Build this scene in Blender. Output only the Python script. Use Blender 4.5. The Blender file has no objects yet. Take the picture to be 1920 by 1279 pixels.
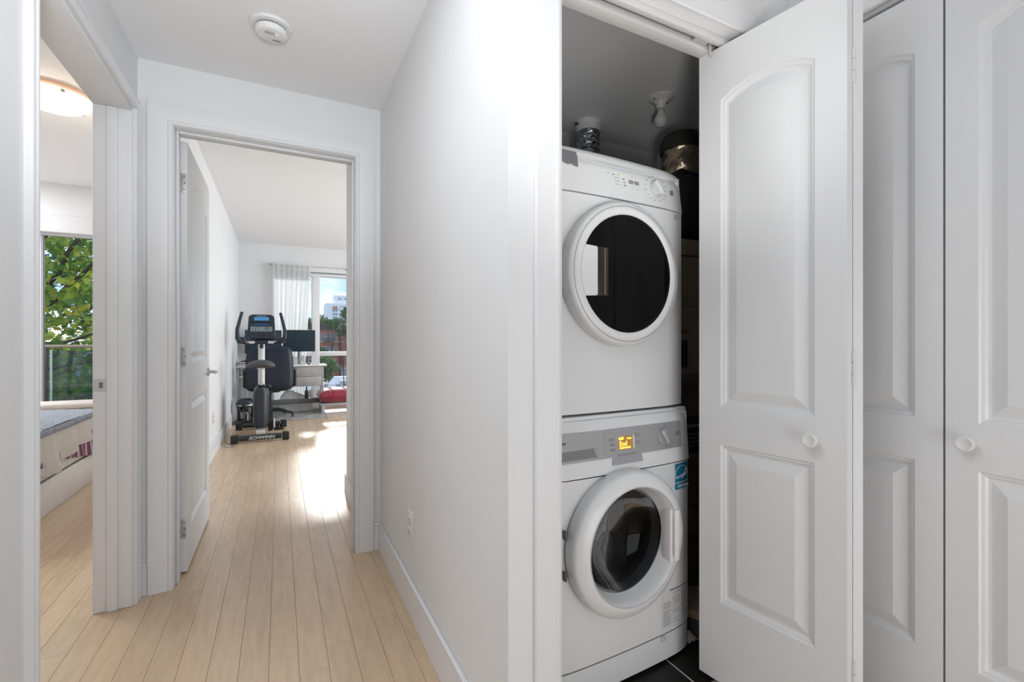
import bpy, bmesh, math, random
from math import sin, cos, pi, radians as R
from mathutils import Vector, Matrix
random.seed(7)
SC = bpy.context.scene
COL = SC.collection

# ---------------------------------------------------------------- camera
cd = bpy.data.cameras.new('camera'); cam = bpy.data.objects.new('camera', cd); COL.objects.link(cam)
cam.location = (0, 0, 1.09); cam.rotation_euler = (R(90), 0, -math.atan(436/866.))
cd.sensor_width = 36; cd.lens = 866/1920*36; cd.clip_start = .02; cd.clip_end = 2000
SC.camera = cam
# ---------------------------------------------------------------- view
vs = SC.view_settings
vs.view_transform = 'Standard'; vs.look = 'None'; vs.gamma = 1; vs.use_curve_mapping = False
vs.exposure = 0.24
# ---------------------------------------------------------------- world: blue sky with clouds
W = bpy.data.worlds.new('sky'); SC.world = W; W.use_nodes = True
nt = W.node_tree; nt.nodes.clear()
def wn(t): return nt.nodes.new(t)
tc = wn('ShaderNodeTexCoord'); mp = wn('ShaderNodeMapping'); mp.inputs['Scale'].default_value = (1, 1, 2.0)
mp.inputs['Location'].default_value = (.35, .1, .12)
no = wn('ShaderNodeTexNoise'); no.inputs['Scale'].default_value = 6.5; no.inputs['Detail'].default_value = 7; no.inputs['Roughness'].default_value = .52
rp = wn('ShaderNodeValToRGB'); rp.color_ramp.elements[0].position = .45; rp.color_ramp.elements[1].position = .57
sp = wn('ShaderNodeSeparateXYZ'); gr = wn('ShaderNodeValToRGB')
gr.color_ramp.elements[0].position = 0; gr.color_ramp.elements[0].color = (.55, .74, .98, 1)
gr.color_ramp.elements[1].position = .6; gr.color_ramp.elements[1].color = (.16, .36, .80, 1)
mx = wn('ShaderNodeMixRGB'); mx.inputs['Color2'].default_value = (.90, .95, 1.0, 1)
bg = wn('ShaderNodeBackground'); bg.inputs['Strength'].default_value = 1.2; wo = wn('ShaderNodeOutputWorld')
L = nt.links.new
L(tc.outputs['Generated'], mp.inputs['Vector']); L(mp.outputs[0], no.inputs['Vector']); L(no.outputs['Fac'], rp.inputs[0])
L(tc.outputs['Generated'], sp.inputs[0]); L(sp.outputs['Z'], gr.inputs[0])
L(gr.outputs[0], mx.inputs['Color1']); L(rp.outputs[0], mx.inputs['Fac']); L(mx.outputs[0], bg.inputs[0]); L(bg.outputs[0], wo.inputs[0])
# ---------------------------------------------------------------- sun and lamps
def lamp(name, kind, loc, energy, color=(1, 1, 1), rot=(0, 0, 0), size=1, size_y=None, rad=None):
    l = bpy.data.lights.new(name, kind); l.energy = energy; l.color = color
    if kind == 'AREA':
        l.size = size
        if size_y: l.shape = 'RECTANGLE'; l.size_y = size_y
    if rad: l.shadow_soft_size = rad
    o = bpy.data.objects.new(name, l); COL.objects.link(o); o.location = loc; o.rotation_euler = rot
    return o
sun = lamp('sun', 'SUN', (0, 30, 30), 2.3, (1, .97, .92)); sun.data.angle = R(4)
sd = Vector((-.062, -1.0, -.44)).normalized()
sun.rotation_euler = sd.to_track_quat('-Z', 'Y').to_euler()
lamp('hall_area_fill', 'AREA', (-.03, .85, 2.285), 5, (.90, .955, 1), size=.5)  # unseen overhead fill added to brighten the hall, no fixture modelled
lamp('hall_point_fill', 'POINT', (-.03, .35, 1.85), 3.5, (.86, .93, 1), rad=.10)  # added point fill lifting the hall ceiling and end wall
closet_fill = lamp('closet_fill_spot', 'SPOT', (.12, -.15, .85), 40, (1, .985, .95), rad=.12)  # spot fill added near the camera to lift the dark closet
closet_fill.data.spot_size = R(42); closet_fill.data.spot_blend = .8
closet_fill.rotation_euler = (Vector((1.62, 1.8, 2.60))-Vector((.12, -.15, .85))).to_track_quat('-Z', 'Y').to_euler()
# low, wide area fill added behind the viewer to brighten doors and closet
lamp('rear_area_fill', 'AREA', (.85, -1.1, .62), 12.5, (.93, .965, 1), rot=(R(114), 0, R(3)), size=1.1, size_y=1.3)
hall_fill = lamp('hall_fill_spot', 'SPOT', (-.02, -.35, 1.15), 80, (.90, .955, 1), rad=.15)  # another added spot fill, aimed down the hall at ceiling and far wall
hall_fill.data.spot_size = R(50); hall_fill.data.spot_blend = .8
hall_fill.rotation_euler = (Vector((-.05, 2.1, 2.25))-Vector((-.02, -.35, 1.15))).to_track_quat('-Z', 'Y').to_euler()
lamp('study_side_fill', 'AREA', (3.12, 5.6, 1.35), 76, (.86, .94, 1), rot=(R(90), 0, R(90)), size=3.6, size_y=1.9)  # out-of-view area fill added for the study, there is no side window
lamp('bedroom_area_fill', 'AREA', (-3.1, 4.75, 2.59), 80, (.94, .97, 1), size=1.6)  # unseen area fill added to brighten the bedroom

# ================================================================ materials
MATS = {}
def mat(name, col, rough=.5, metal=0, spec=.5, noise=0, nscale=20, bump=0, bscale=200, emit=None, es=1, coat=0, rand=0, alpha=1):
    if name in MATS: return MATS[name]
    m = bpy.data.materials.new(name); m.use_nodes = True; t = m.node_tree
    b = t.nodes['Principled BSDF']; b.inputs['Roughness'].default_value = rough; b.inputs['Metallic'].default_value = metal
    b.inputs['Specular IOR Level'].default_value = spec; b.inputs['Base Color'].default_value = (*col, 1)
    b.inputs['Coat Weight'].default_value = coat
    if alpha < 1: b.inputs['Alpha'].default_value = alpha
    co = t.nodes.new('ShaderNodeTexCoord')
    if noise or rand:
        n = t.nodes.new('ShaderNodeTexNoise'); n.inputs['Scale'].default_value = nscale; n.inputs['Detail'].default_value = 4
        t.links.new(co.outputs['Object'], n.inputs['Vector'])
        h = t.nodes.new('ShaderNodeHueSaturation'); h.inputs['Color'].default_value = (*col, 1)
        mr = t.nodes.new('ShaderNodeMapRange'); mr.inputs['To Min'].default_value = 1-noise; mr.inputs['To Max'].default_value = 1+noise
        mr.inputs['From Min'].default_value = .3; mr.inputs['From Max'].default_value = .7
        t.links.new(n.outputs['Fac'], mr.inputs[0])
        if rand:
            oi = t.nodes.new('ShaderNodeObjectInfo'); m2 = t.nodes.new('ShaderNodeMapRange')
            m2.inputs['To Min'].default_value = 1-rand; m2.inputs['To Max'].default_value = 1+rand
            t.links.new(oi.outputs['Random'], m2.inputs[0])
            mm = t.nodes.new('ShaderNodeMath'); mm.operation = 'MULTIPLY'
            t.links.new(mr.outputs[0], mm.inputs[0]); t.links.new(m2.outputs[0], mm.inputs[1]); t.links.new(mm.outputs[0], h.inputs['Value'])
        else: t.links.new(mr.outputs[0], h.inputs['Value'])
        t.links.new(h.outputs[0], b.inputs['Base Color'])
    if bump:
        n2 = t.nodes.new('ShaderNodeTexNoise'); n2.inputs['Scale'].default_value = bscale; n2.inputs['Detail'].default_value = 3
        t.links.new(co.outputs['Object'], n2.inputs['Vector'])
        bp = t.nodes.new('ShaderNodeBump'); bp.inputs['Strength'].default_value = bump; bp.inputs['Distance'].default_value = .002
        t.links.new(n2.outputs['Fac'], bp.inputs['Height']); t.links.new(bp.outputs[0], b.inputs['Normal'])
    if emit: b.inputs['Emission Color'].default_value = (*emit, 1); b.inputs['Emission Strength'].default_value = es
    MATS[name] = m; return m

def glass(name, tint=(1, 1, 1), refl=1.0, rough=0.0):
    m = bpy.data.materials.new(name); m.use_nodes = True; t = m.node_tree; t.nodes.clear()
    o = t.nodes.new('ShaderNodeOutputMaterial'); a = t.nodes.new('ShaderNodeBsdfTransparent'); a.inputs[0].default_value = (*tint, 1)
    g = t.nodes.new('ShaderNodeBsdfGlossy'); g.inputs['Roughness'].default_value = rough
    f = t.nodes.new('ShaderNodeFresnel'); f.inputs[0].default_value = 1.45
    mu = t.nodes.new('ShaderNodeMath'); mu.operation = 'MULTIPLY'; mu.inputs[1].default_value = refl
    x = t.nodes.new('ShaderNodeMixShader'); t.links.new(f.outputs[0], mu.inputs[0]); t.links.new(mu.outputs[0], x.inputs[0])
    t.links.new(a.outputs[0], x.inputs[1]); t.links.new(g.outputs[0], x.inputs[2]); t.links.new(x.outputs[0], o.inputs[0])
    return m
def sheer(name, col, transp, mixtrans=.5):
    m = bpy.data.materials.new(name); m.use_nodes = True; t = m.node_tree; t.nodes.clear()
    o = t.nodes.new('ShaderNodeOutputMaterial'); a = t.nodes.new('ShaderNodeBsdfTransparent')
    d = t.nodes.new('ShaderNodeBsdfDiffuse'); d.inputs[0].default_value = (*col, 1)
    tr = t.nodes.new('ShaderNodeBsdfTranslucent'); tr.inputs[0].default_value = (*col, 1)
    x = t.nodes.new('ShaderNodeMixShader'); x.inputs[0].default_value = mixtrans
    y = t.nodes.new('ShaderNodeMixShader'); y.inputs[0].default_value = transp
    t.links.new(d.outputs[0], x.inputs[1]); t.links.new(tr.outputs[0], x.inputs[2])
    t.links.new(x.outputs[0], y.inputs[1]); t.links.new(a.outputs[0], y.inputs[2]); t.links.new(y.outputs[0], o.inputs[0])
    return m
def leafmat(name, c1, c2, trans=.45, scale=1.2):
    m = bpy.data.materials.new(name); m.use_nodes = True; t = m.node_tree; t.nodes.clear()
    o = t.nodes.new('ShaderNodeOutputMaterial'); co = t.nodes.new('ShaderNodeTexCoord')
    n = t.nodes.new('ShaderNodeTexNoise'); n.inputs['Scale'].default_value = scale; n.inputs['Detail'].default_value = 5
    r = t.nodes.new('ShaderNodeValToRGB'); r.color_ramp.elements[0].position = .38; r.color_ramp.elements[0].color = (*c1, 1)
    r.color_ramp.elements[1].position = .62; r.color_ramp.elements[1].color = (*c2, 1)
    g = t.nodes.new('ShaderNodeNewGeometry')
    t.links.new(g.outputs['Position'], n.inputs['Vector']); t.links.new(n.outputs['Fac'], r.inputs[0])
    d = t.nodes.new('ShaderNodeBsdfPrincipled'); d.inputs['Roughness'].default_value = .45; tr = t.nodes.new('ShaderNodeBsdfTranslucent')
    t.links.new(r.outputs[0], d.inputs['Base Color']); t.links.new(r.outputs[0], tr.inputs[0])
    x = t.nodes.new('ShaderNodeMixShader'); x.inputs[0].default_value = trans
    t.links.new(d.outputs[0], x.inputs[1]); t.links.new(tr.outputs[0], x.inputs[2]); t.links.new(x.outputs[0], o.inputs[0])
    return m
def woodmat():
    m = bpy.data.materials.new('maple_floor'); m.use_nodes = True; t = m.node_tree; b = t.nodes['Principled BSDF']
    g = t.nodes.new('ShaderNodeNewGeometry'); mp = t.nodes.new('ShaderNodeMapping'); mp.inputs['Scale'].default_value = (14, 1.6, 1)
    oi = t.nodes.new('ShaderNodeObjectInfo'); ad = t.nodes.new('ShaderNodeVectorMath'); ad.operation = 'ADD'
    mulr = t.nodes.new('ShaderNodeMath'); mulr.operation = 'MULTIPLY'; mulr.inputs[1].default_value = 37
    n = t.nodes.new('ShaderNodeTexNoise'); n.inputs['Scale'].default_value = 3; n.inputs['Detail'].default_value = 6; n.inputs['Distortion'].default_value = .8
    r = t.nodes.new('ShaderNodeValToRGB'); e = r.color_ramp.elements
    e[0].position = .25; e[0].color = (.61, .44, .285, 1); e[1].position = .75; e[1].color = (.73, .535, .36, 1)
    h = t.nodes.new('ShaderNodeHueSaturation'); m2 = t.nodes.new('ShaderNodeMapRange'); m2.inputs['To Min'].default_value = .955; m2.inputs['To Max'].default_value = 1.045
    l = t.links.new
    l(g.outputs['Position'], ad.inputs[0]); l(oi.outputs['Random'], mulr.inputs[0]); l(mulr.outputs[0], ad.inputs[1])
    l(ad.outputs[0], mp.inputs['Vector']); l(mp.outputs[0], n.inputs['Vector']); l(n.outputs['Fac'], r.inputs[0])
    l(r.outputs[0], h.inputs['Color']); l(oi.outputs['Random'], m2.inputs[0]); l(m2.outputs[0], h.inputs['Value']); l(h.outputs[0], b.inputs['Base Color'])
    b.inputs['Roughness'].default_value = .25; b.inputs['Specular IOR Level'].default_value = .8
    bp = t.nodes.new('ShaderNodeBump'); bp.inputs['Strength'].default_value = .08; bp.inputs['Distance'].default_value = .002
    n3 = t.nodes.new('ShaderNodeTexNoise'); n3.inputs['Scale'].default_value = 9
    l(g.outputs['Position'], n3.inputs['Vector']); l(n3.outputs['Fac'], bp.inputs['Height']); l(bp.outputs[0], b.inputs['Normal'])
    return m
def brickmat():
    m = bpy.data.materials.new('red_brick'); m.use_nodes = True; t = m.node_tree; b = t.nodes['Principled BSDF']
    co = t.nodes.new('ShaderNodeTexCoord'); k = t.nodes.new('ShaderNodeTexBrick'); k.inputs['Scale'].default_value = 3
    mp = t.nodes.new('ShaderNodeMapping'); mp.inputs['Rotation'].default_value = (R(90), 0, 0)
    k.inputs['Color1'].default_value = (.42, .13, .085, 1); k.inputs['Color2'].default_value = (.34, .10, .07, 1); k.inputs['Mortar'].default_value = (.36, .22, .17, 1)
    t.links.new(co.outputs['Object'], mp.inputs[0]); t.links.new(mp.outputs[0], k.inputs['Vector']); t.links.new(k.outputs[0], b.inputs['Base Color']); b.inputs['Roughness'].default_value = .9
    return m
wall_m = mat('white_wall_paint', (.80, .80, .805), .55, spec=.3, noise=.012, nscale=3, bump=.12, bscale=260)
ceil_m = mat('white_ceiling_paint', (.86, .86, .87), .8, spec=.2, bump=.1, bscale=200)
trim_m = mat('white_trim_paint', (.80, .80, .81), .35, spec=.4)
door_m = mat('white_door_paint', (.79, .79, .795), .38, spec=.4, bump=.08, bscale=500)
floor_m = woodmat()
tile_m = mat('black_floor_tile', (.012, .011, .010), .45, spec=.3, noise=.35, nscale=9, bump=.15, bscale=60)
grout_m = mat('pale_grout', (.62, .58, .52), .9)
appl_m = mat('white_enamel', (.80, .805, .81), .25, spec=.5)
appl2_m = mat('white_plastic', (.80, .80, .80), .35)
gray_m = mat('silver_panel_plastic', (.40, .40, .41), .38, metal=.2)
dgray_m = mat('grey_plastic', (.20, .20, .21), .45)
btn_m = mat('grey_button', (.30, .30, .31), .4)
black_m = mat('black_plastic', (.016, .017, .019), .4)
dark_m = mat('dark_print', (.05, .05, .055), .6)
print_m = mat('grey_print', (.33, .33, .34), .7)
steel_m = mat('brushed_steel', (.55, .55, .56), .3, metal=1)
drum_m = mat('drum_steel', (.045, .045, .05), .2, metal=1)
ddrum_m = mat('dryer_drum_steel', (.35, .35, .36), .3, metal=1)
seam_m = mat('seam_shadow_gap', (.12, .12, .125), .8)
glass_m = glass('clear_glass', (.97, .98, .98), .9)
dglass_m = glass('dark_tinted_glass', (.16, .13, .12), .5, .01)
pglass_m = glass('door_glass', (.17, .175, .18), .30, .0)
teal_m = glass('teal_glass', (.38, .60, .66), 1.4)

# ================================================================ mesh builder
class B:
    def __init__(s, M=None): s.bm = bmesh.new(); s.M = M
    def _x(s, vs):
        if s.M is not None:
            for v in vs: v.co = s.M @ v.co
    def box(s, x0, x1, y0, y1, z0, z1, bev=0, seg=2, M=None):
        r = bmesh.ops.create_cube(s.bm, size=1); vs = r['verts']
        for v in vs: v.co = Vector(((x0+x1)/2+v.co.x*(x1-x0), (y0+y1)/2+v.co.y*(y1-y0), (z0+z1)/2+v.co.z*(z1-z0)))
        if bev:
            es = list({e for v in vs for e in v.link_edges})
            r = bmesh.ops.bevel(s.bm, geom=es, offset=bev, segments=seg, affect='EDGES', profile=.5)
            vs = list({v for v in r['verts']} | {v for f in r['faces'] for v in f.verts})
            # include all verts of connected island
            st = set(vs); q = list(vs)
            while q:
                v = q.pop()
                for e in v.link_edges:
                    w = e.other_vert(v)
                    if w not in st: st.add(w); q.append(w)
            vs = list(st)
        if M is not None:
            for v in vs: v.co = M @ v.co
        s._x(vs); return s
    def shell(s, x0, x1, y0, y1, z0, z1, t=.012, bev=.004):
        s.box(x0, x0+t, y0, y1, z0, z1, bev); s.box(x1-t, x1, y0, y1, z0, z1, bev); s.box(x0+t, x1-t, y0, y1, z0, z0+t); s.box(x0+t, x1-t, y0, y1, z1-t, z1); s.box(x0+t, x1-t, y1-t, y1, z0+t, z1-t); return s
    def grid(s, fn, nu, nv, closeu=False, closev=False):
        rows = [[s.bm.verts.new(fn(i/(nu if closeu else nu), j/nv)) for i in range(nu if closeu else nu+1)] for j in range(nv if closev else nv+1)]
        a = len(rows); b = len(rows[0])
        for j in range(a if closev else a-1):
            for i in range(b if closeu else b-1):
                try: s.bm.faces.new((rows[j][i], rows[j][(i+1) % b], rows[(j+1) % a][(i+1) % b], rows[(j+1) % a][i]))
                except ValueError: pass
        s._x([v for r in rows for v in r]); return rows
    def lathe(s, prof, n=32, M=None, c=(0, 0, 0), caps=True):
        """profile of (radius, z) about z; M places it"""
        rows = []
        for (r, z) in prof:
            rows.append([s.bm.verts.new(Vector((c[0]+r*cos(2*pi*i/n), c[1]+r*sin(2*pi*i/n), c[2]+z))) for i in range(n)])
        for a, b in zip(rows, rows[1:]):
            for i in range(n): s.bm.faces.new((a[i], a[(i+1) % n], b[(i+1) % n], b[i]))
        if caps:
            if prof[0][0] > 1e-5: s.bm.faces.new(list(reversed(rows[0])))
            if prof[-1][0] > 1e-5: s.bm.faces.new(rows[-1])
        vs = [v for r in rows for v in r]
        if M is not None:
            for v in vs: v.co = M @ v.co
        s._x(vs); return s
    def tube(s, pts, r, n=8, caps=True, sx=1.0):
        pts = [Vector(p) for p in pts]; rs = r if isinstance(r, (list, tuple)) else [r]*len(pts)
        rows = []; up = None
        for i, p in enumerate(pts):
            t = (pts[min(i+1, len(pts)-1)]-pts[max(i-1, 0)]).normalized()
            if up is None:
                up = Vector((0, 0, 1)) if abs(t.z) < .9 else Vector((0, 1, 0))
            a = t.cross(up).normalized(); b = a.cross(t).normalized(); up = b
            rows.append([s.bm.verts.new(p+(a*cos(2*pi*k/n)*sx+b*sin(2*pi*k/n))*rs[i]) for k in range(n)])
        for a, b in zip(rows, rows[1:]):
            for i in range(n): s.bm.faces.new((a[i], a[(i+1) % n], b[(i+1) % n], b[i]))
        if caps: s.bm.faces.new(list(reversed(rows[0]))); s.bm.faces.new(rows[-1])
        s._x([v for q in rows for v in q]); return s
    def cyl(s, p0, p1, r, r1=None, n=16): return s.tube([p0, p1], [r, r if r1 is None else r1], n)
    def ball(s, c, rx, ry=None, rz=None, n=16, m=10):
        ry = ry or rx; rz = rz or rx
        r = bmesh.ops.create_uvsphere(s.bm, u_segments=n, v_segments=m, radius=1)
        for v in r['verts']: v.co = Vector((c[0]+v.co.x*rx, c[1]+v.co.y*ry, c[2]+v.co.z*rz))
        s._x(r['verts']); return s
    def prism(s, poly, y0, y1, bev=0):
        """polygon in x,z extruded along y"""
        a = [s.bm.verts.new((p[0], y0, p[1])) for p in poly]; b = [s.bm.verts.new((p[0], y1, p[1])) for p in poly]
        n = len(poly); f0 = s.bm.faces.new(a); s.bm.faces.new(list(reversed(b)))
        for i in range(n): s.bm.faces.new((a[i], b[i], b[(i+1) % n], a[(i+1) % n]))
        vs = a+b
        if bev:
            r = bmesh.ops.bevel(s.bm, geom=list(f0.edges), offset=bev, segments=2, affect='EDGES', profile=.5)
            vs = list({v for f in r['faces'] for v in f.verts} | {v for v in vs if v.is_valid})
        s._x(vs); return s
    def quad(s, pts):
        vs = [s.bm.verts.new(p) for p in pts]; s.bm.faces.new(vs); s._x(vs); return s
    def build(s, name, m, parent=None, smooth=True, ang=38, kind=None, label=None, recalc=True):
        if recalc: bmesh.ops.recalc_face_normals(s.bm, faces=s.bm.faces)
        if smooth:
            for f in s.bm.faces: f.smooth = True
            for e in s.bm.edges:
                if len(e.link_faces) == 2 and e.calc_face_angle(0) > R(ang): e.smooth = False
        me = bpy.data.meshes.new(name); s.bm.to_mesh(me); s.bm.free()
        me.materials.append(m)
        return link(name, me, parent, kind, label)
def link(name, me, parent=None, kind=None, label=None):
    o = bpy.data.objects.new(name, me); COL.objects.link(o)
    if parent is not None: o.parent = parent
    if kind: o['kind'] = kind
    if label: o['label'] = label
    return o
def tag(o, label, cat, group=None, kind=None):
    o['label'] = label; o['category'] = cat
    if group: o['group'] = group
    if kind: o['kind'] = kind
    return o
def thing(name, label, cat, loc=(0, 0, 0), rz=0, group=None, kind=None):
    o = bpy.data.objects.new(name, None); o.empty_display_size = .05; COL.objects.link(o); o.location = loc; o.rotation_euler = (0, 0, rz)
    return tag(o, label, cat, group, kind)
def copy_tree(o, parent=None):
    c = o.copy(); COL.objects.link(c)
    if parent is not None: c.parent = parent
    for ch in list(o.children): copy_tree(ch, c)
    return c
def text(name, s, size, m, parent, loc, rot=(R(90), 0, 0), depth=.0004, align='CENTER', sx=1, sy=1, shear=0, bold=0):
    c = bpy.data.curves.new('text_curve', 'FONT'); c.body = s; c.size = size; c.extrude = depth; c.align_x = align; c.align_y = 'CENTER'; c.shear = shear
    c.offset = bold; c.resolution_u = 3
    t = bpy.data.objects.new('text_tmp', c); COL.objects.link(t)
    dg = bpy.context.evaluated_depsgraph_get(); me = bpy.data.meshes.new_from_object(t.evaluated_get(dg))
    bpy.data.objects.remove(t); bpy.data.curves.remove(c)
    me.name = name; me.materials.clear(); me.materials.append(m)
    o = link(name, me, parent); o.location = loc; o.rotation_euler = rot; o.scale = (sx, sy, 1)
    return o
def struct(name, label, boxes, m, bev=0, cat='wall', parent=None):
    b = B()
    for q in boxes: b.box(*q, bev=bev)
    o = b.build(name, m, parent, smooth=bool(bev))
    if parent is None: tag(o, label, cat, kind='structure')
    return o

# ================================================================ room shell
H = 2.30; HS = 2.61
# hall
struct('wall_left', 'white hall wall on the left around the bedroom doorway', [(-.663, -.541, -1.7, 1.546, 0, HS), (-.663, -.541, 1.546, 2.40, 2.045, HS), (-.663, -.541, 2.40, 2.60, 0, HS)], wall_m)
struct('wall_far', 'white wall at the end of the hall with the study doorway', [(-.541, -.425, 2.48, 2.60, 0, HS), (.358, 3.3, 2.48, 2.60, 0, HS), (-.425, .358, 2.48, 2.60, 2.045, HS)], wall_m)
struct('wall_right', 'white hall wall on the right between study doorway and laundry closet', [(.473, .593, .959, 2.48, 0, HS)], wall_m)
struct('wall_closet_front', 'white wall around the laundry closet opening', [(.593, .612, .959, 1.079, 0, HS), (1.43, 2.3, .959, 1.079, 0, HS), (.612, 1.43, .959, 1.079, 2.05, HS)], wall_m)
struct('wall_closet_back', 'white back wall inside the laundry closet', [(.593, 2.3, 2.25, 2.37, 0, HS)], wall_m)
struct('wall_closet_side', 'white side wall inside the laundry closet', [(2.18, 2.3, -1.7, .959, 0, HS), (2.18, 2.3, 1.079, 2.25, 0, HS)], wall_m)
struct('wall_entry_right', 'white wall above the double closet doors at the right', [(1.50, 1.62, -.70, .959, 2.045, HS), (1.50, 1.62, -1.7, -.70, 0, HS)], wall_m)
struct('wall_back', 'white wall behind the viewer', [(-.541, 1.50, -1.82, -1.7, 0, HS)], wall_m)
struct('ceiling', 'white hall and closet ceiling', [(-.541, 2.18, -1.7, .959, H, H+.1), (-.541, .473, .959, 2.48, H, H+.1), (.593, 2.18, 1.079, 2.25, H, H+.1)], ceil_m, cat='ceiling')
# study
struct('wall_study_left', 'long white wall between study and bedroom', [(-.68, -.56, 2.60, 8.2, 0, HS)], wall_m)
struct('wall_study_stub', 'short white wall just inside the study doorway on the right', [(.43, .55, 2.60, 3.5, 0, HS)], wall_m)
struct('wall_study_right', 'white right wall of the study', [(3.2, 3.3, 2.6, 8.2, 0, HS)], wall_m)
struct('wall_study_window', 'white window wall at the far end of the study', [(-.68, -.12, 8.2, 8.4, 0, HS), (-.12, 3.0, 8.2, 8.4, 2.22, HS), (-.12, 3.0, 8.2, 8.4, 0, .10), (3.0, 3.3, 8.2, 8.4, 0, HS)], wall_m)
struct('ceiling', 'white study ceiling', [(-.68, 3.3, 2.48, 8.4, HS, HS+.1)], ceil_m, cat='ceiling')
# bedroom
struct('wall_bedroom_window', 'white window wall at the far end of the bedroom', [(-4.1, -3.3, 5.95, 6.15, 0, HS), (-3.3, -1.55, 5.95, 6.15, 2.22, HS), (-3.3, -1.55, 5.95, 6.15, 0, .10), (-1.55, -.68, 5.95, 6.15, 0, HS)], wall_m)
struct('wall_bedroom_left', 'white left wall of the bedroom', [(-4.2, -4.1, .3, 6.15, 0, HS)], wall_m)
struct('wall_bedroom_near', 'white near wall of the bedroom', [(-4.1, -.663, .2, .3, 0, HS)], wall_m)
struct('ceiling', 'white bedroom ceiling', [(-4.2, -.68, .2, 6.15, HS, HS+.1)], ceil_m, cat='ceiling')
struct('ceiling_trim', 'pale band closing the top of the hall walls', [(-.663, 2.3, -1.82, .3, HS, HS+.1), (-.663, 2.3, .3, 2.47, HS+.001, HS+.1)], ceil_m, cat='ceiling')

# ---- floors: sub floor and single planks
fl = struct('floor', 'pale maple plank floor running from hall to study and bedroom', [(-4.2, .593, -1.8, 2.5, -.2, -.013), (.593, 2.3, -1.8, 1.03, -.2, -.013), (-4.2, 3.3, 2.5, 8.4, -.2, -.013)], mat('subfloor_gap', (.40, .28, .19), .9), cat='floor')
pw = .09; pieces = []
def plankrow(x0, y0, y1, seed):
    rr = random.Random(seed); y = y0-rr.random()*1.0
    while y < y1:
        ln = rr.choice([.75, .95, 1.15, 1.35]); a = max(y, y0); b = min(y+ln, y1)
        if b-a > .05: pieces.append((x0, a, b))
        y += ln
for k in range(-16, 12):
    x0 = .059+pw*k; xm = x0+pw/2
    if xm < -.68: plankrow(x0, 1.45, 5.95, k)
    elif xm < -.56: plankrow(x0, 1.45, 2.62, k)
    elif xm < .50: plankrow(x0, 1.15, 8.2, k)
    else: plankrow(x0, 2.60, 8.2, k)
meshes = {}
for (x0, a, b) in pieces:
    key = round(b-a, 3)
    if key not in meshes:
        q = B(); q.box(-pw/2+.0004, pw/2-.0004, -(b-a)/2+.0004, (b-a)/2-.0004, -.012, 0, bev=.0007, seg=1)
        o = q.build('plank', floor_m, fl, smooth=False); meshes[key] = o.data
    else: o = link('plank', meshes[key], fl)
    o.location = (x0+pw/2, (a+b)/2, 0)
print('planks', len(pieces))
# the rest of the wood, outside the picture: longer boards joined
q = B()
def rest(xa, xb, ya, yb):
    k0 = math.ceil((xa-.059)/pw); x = .059+k0*pw
    while x+pw <= xb+.01:
        q.box(x+.0006, x+pw-.0006, ya, yb, -.012, 0); x += pw
rest(-4.2, -1.381, .3, 5.95); rest(-1.381, -.541, -1.7, 1.45); rest(-.541, .473, -1.7, 1.15); rest(.473, 2.2, -1.7, 1.02); rest(1.139, 3.2, 2.6, 8.2)
q.build('plank', floor_m, fl, smooth=False, kind='stuff')
# closet tiles
cf = struct('floor', 'black tiled floor of the laundry closet with pale grout', [(.593, 2.3, 1.03, 2.4, -.2, -.0015)], grout_m, cat='floor')
tm = None
for i in range(-2, 4):
    for j in range(0, 4):
        x0 = 1.186+.303*i; y0 = 1.034+.303*j
        xa = max(x0, .596); xb = min(x0+.2975, 2.18); yb = min(y0+.30, 2.25)
        if xb-xa < .05 or yb-y0 < .05: continue
        q = B(); q.box(xa, xb, y0, yb, -.012, 0, bev=.001, seg=1); q.build('tile', tile_m, cf, smooth=False)

# ---- baseboards
bh, bt = .138, .014
def base(name, label, boxes):
    b = B()
    for (x0, x1, y0, y1) in boxes:
        b.box(x0, x1, y0, y1, .001, bh-.012); dx = .004
        # thinner cap step
        cx0, cx1, cy0, cy1 = x0, x1, y0, y1
        b.box(cx0+(dx if x1-x0 < .02 and x0 < 0 and False else 0), cx1, cy0, cy1, bh-.012, bh, bev=.003, seg=1)
    o = b.build(name, trim_m); tag(o, label, 'baseboard', kind='structure'); return o
base('baseboard_right', 'white baseboard along the right hall wall', [(.473-bt, .473, .97, 2.48-bt)])
base('baseboard_far', 'white baseboard stubs beside the study door casing', [(-.541, -.507, 2.48-bt, 2.48), (.440, .473, 2.48-bt, 2.48)])
base('baseboard_study_left', 'white baseboard along the left study wall', [(-.56, -.56+bt, 3.2, 8.2)])
base('baseboard_study_stub', 'white baseboard on the short study wall', [(.43-bt, .43, 2.62, 3.5)])
base('baseboard_study_window', 'white baseboard under the study window', [(-.54, 3.2, 8.2-bt, 8.2)])
base('baseboard_bedroom', 'white baseboard under the bedroom window', [(-4.1, -.68, 5.95-bt, 5.95)])

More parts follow.
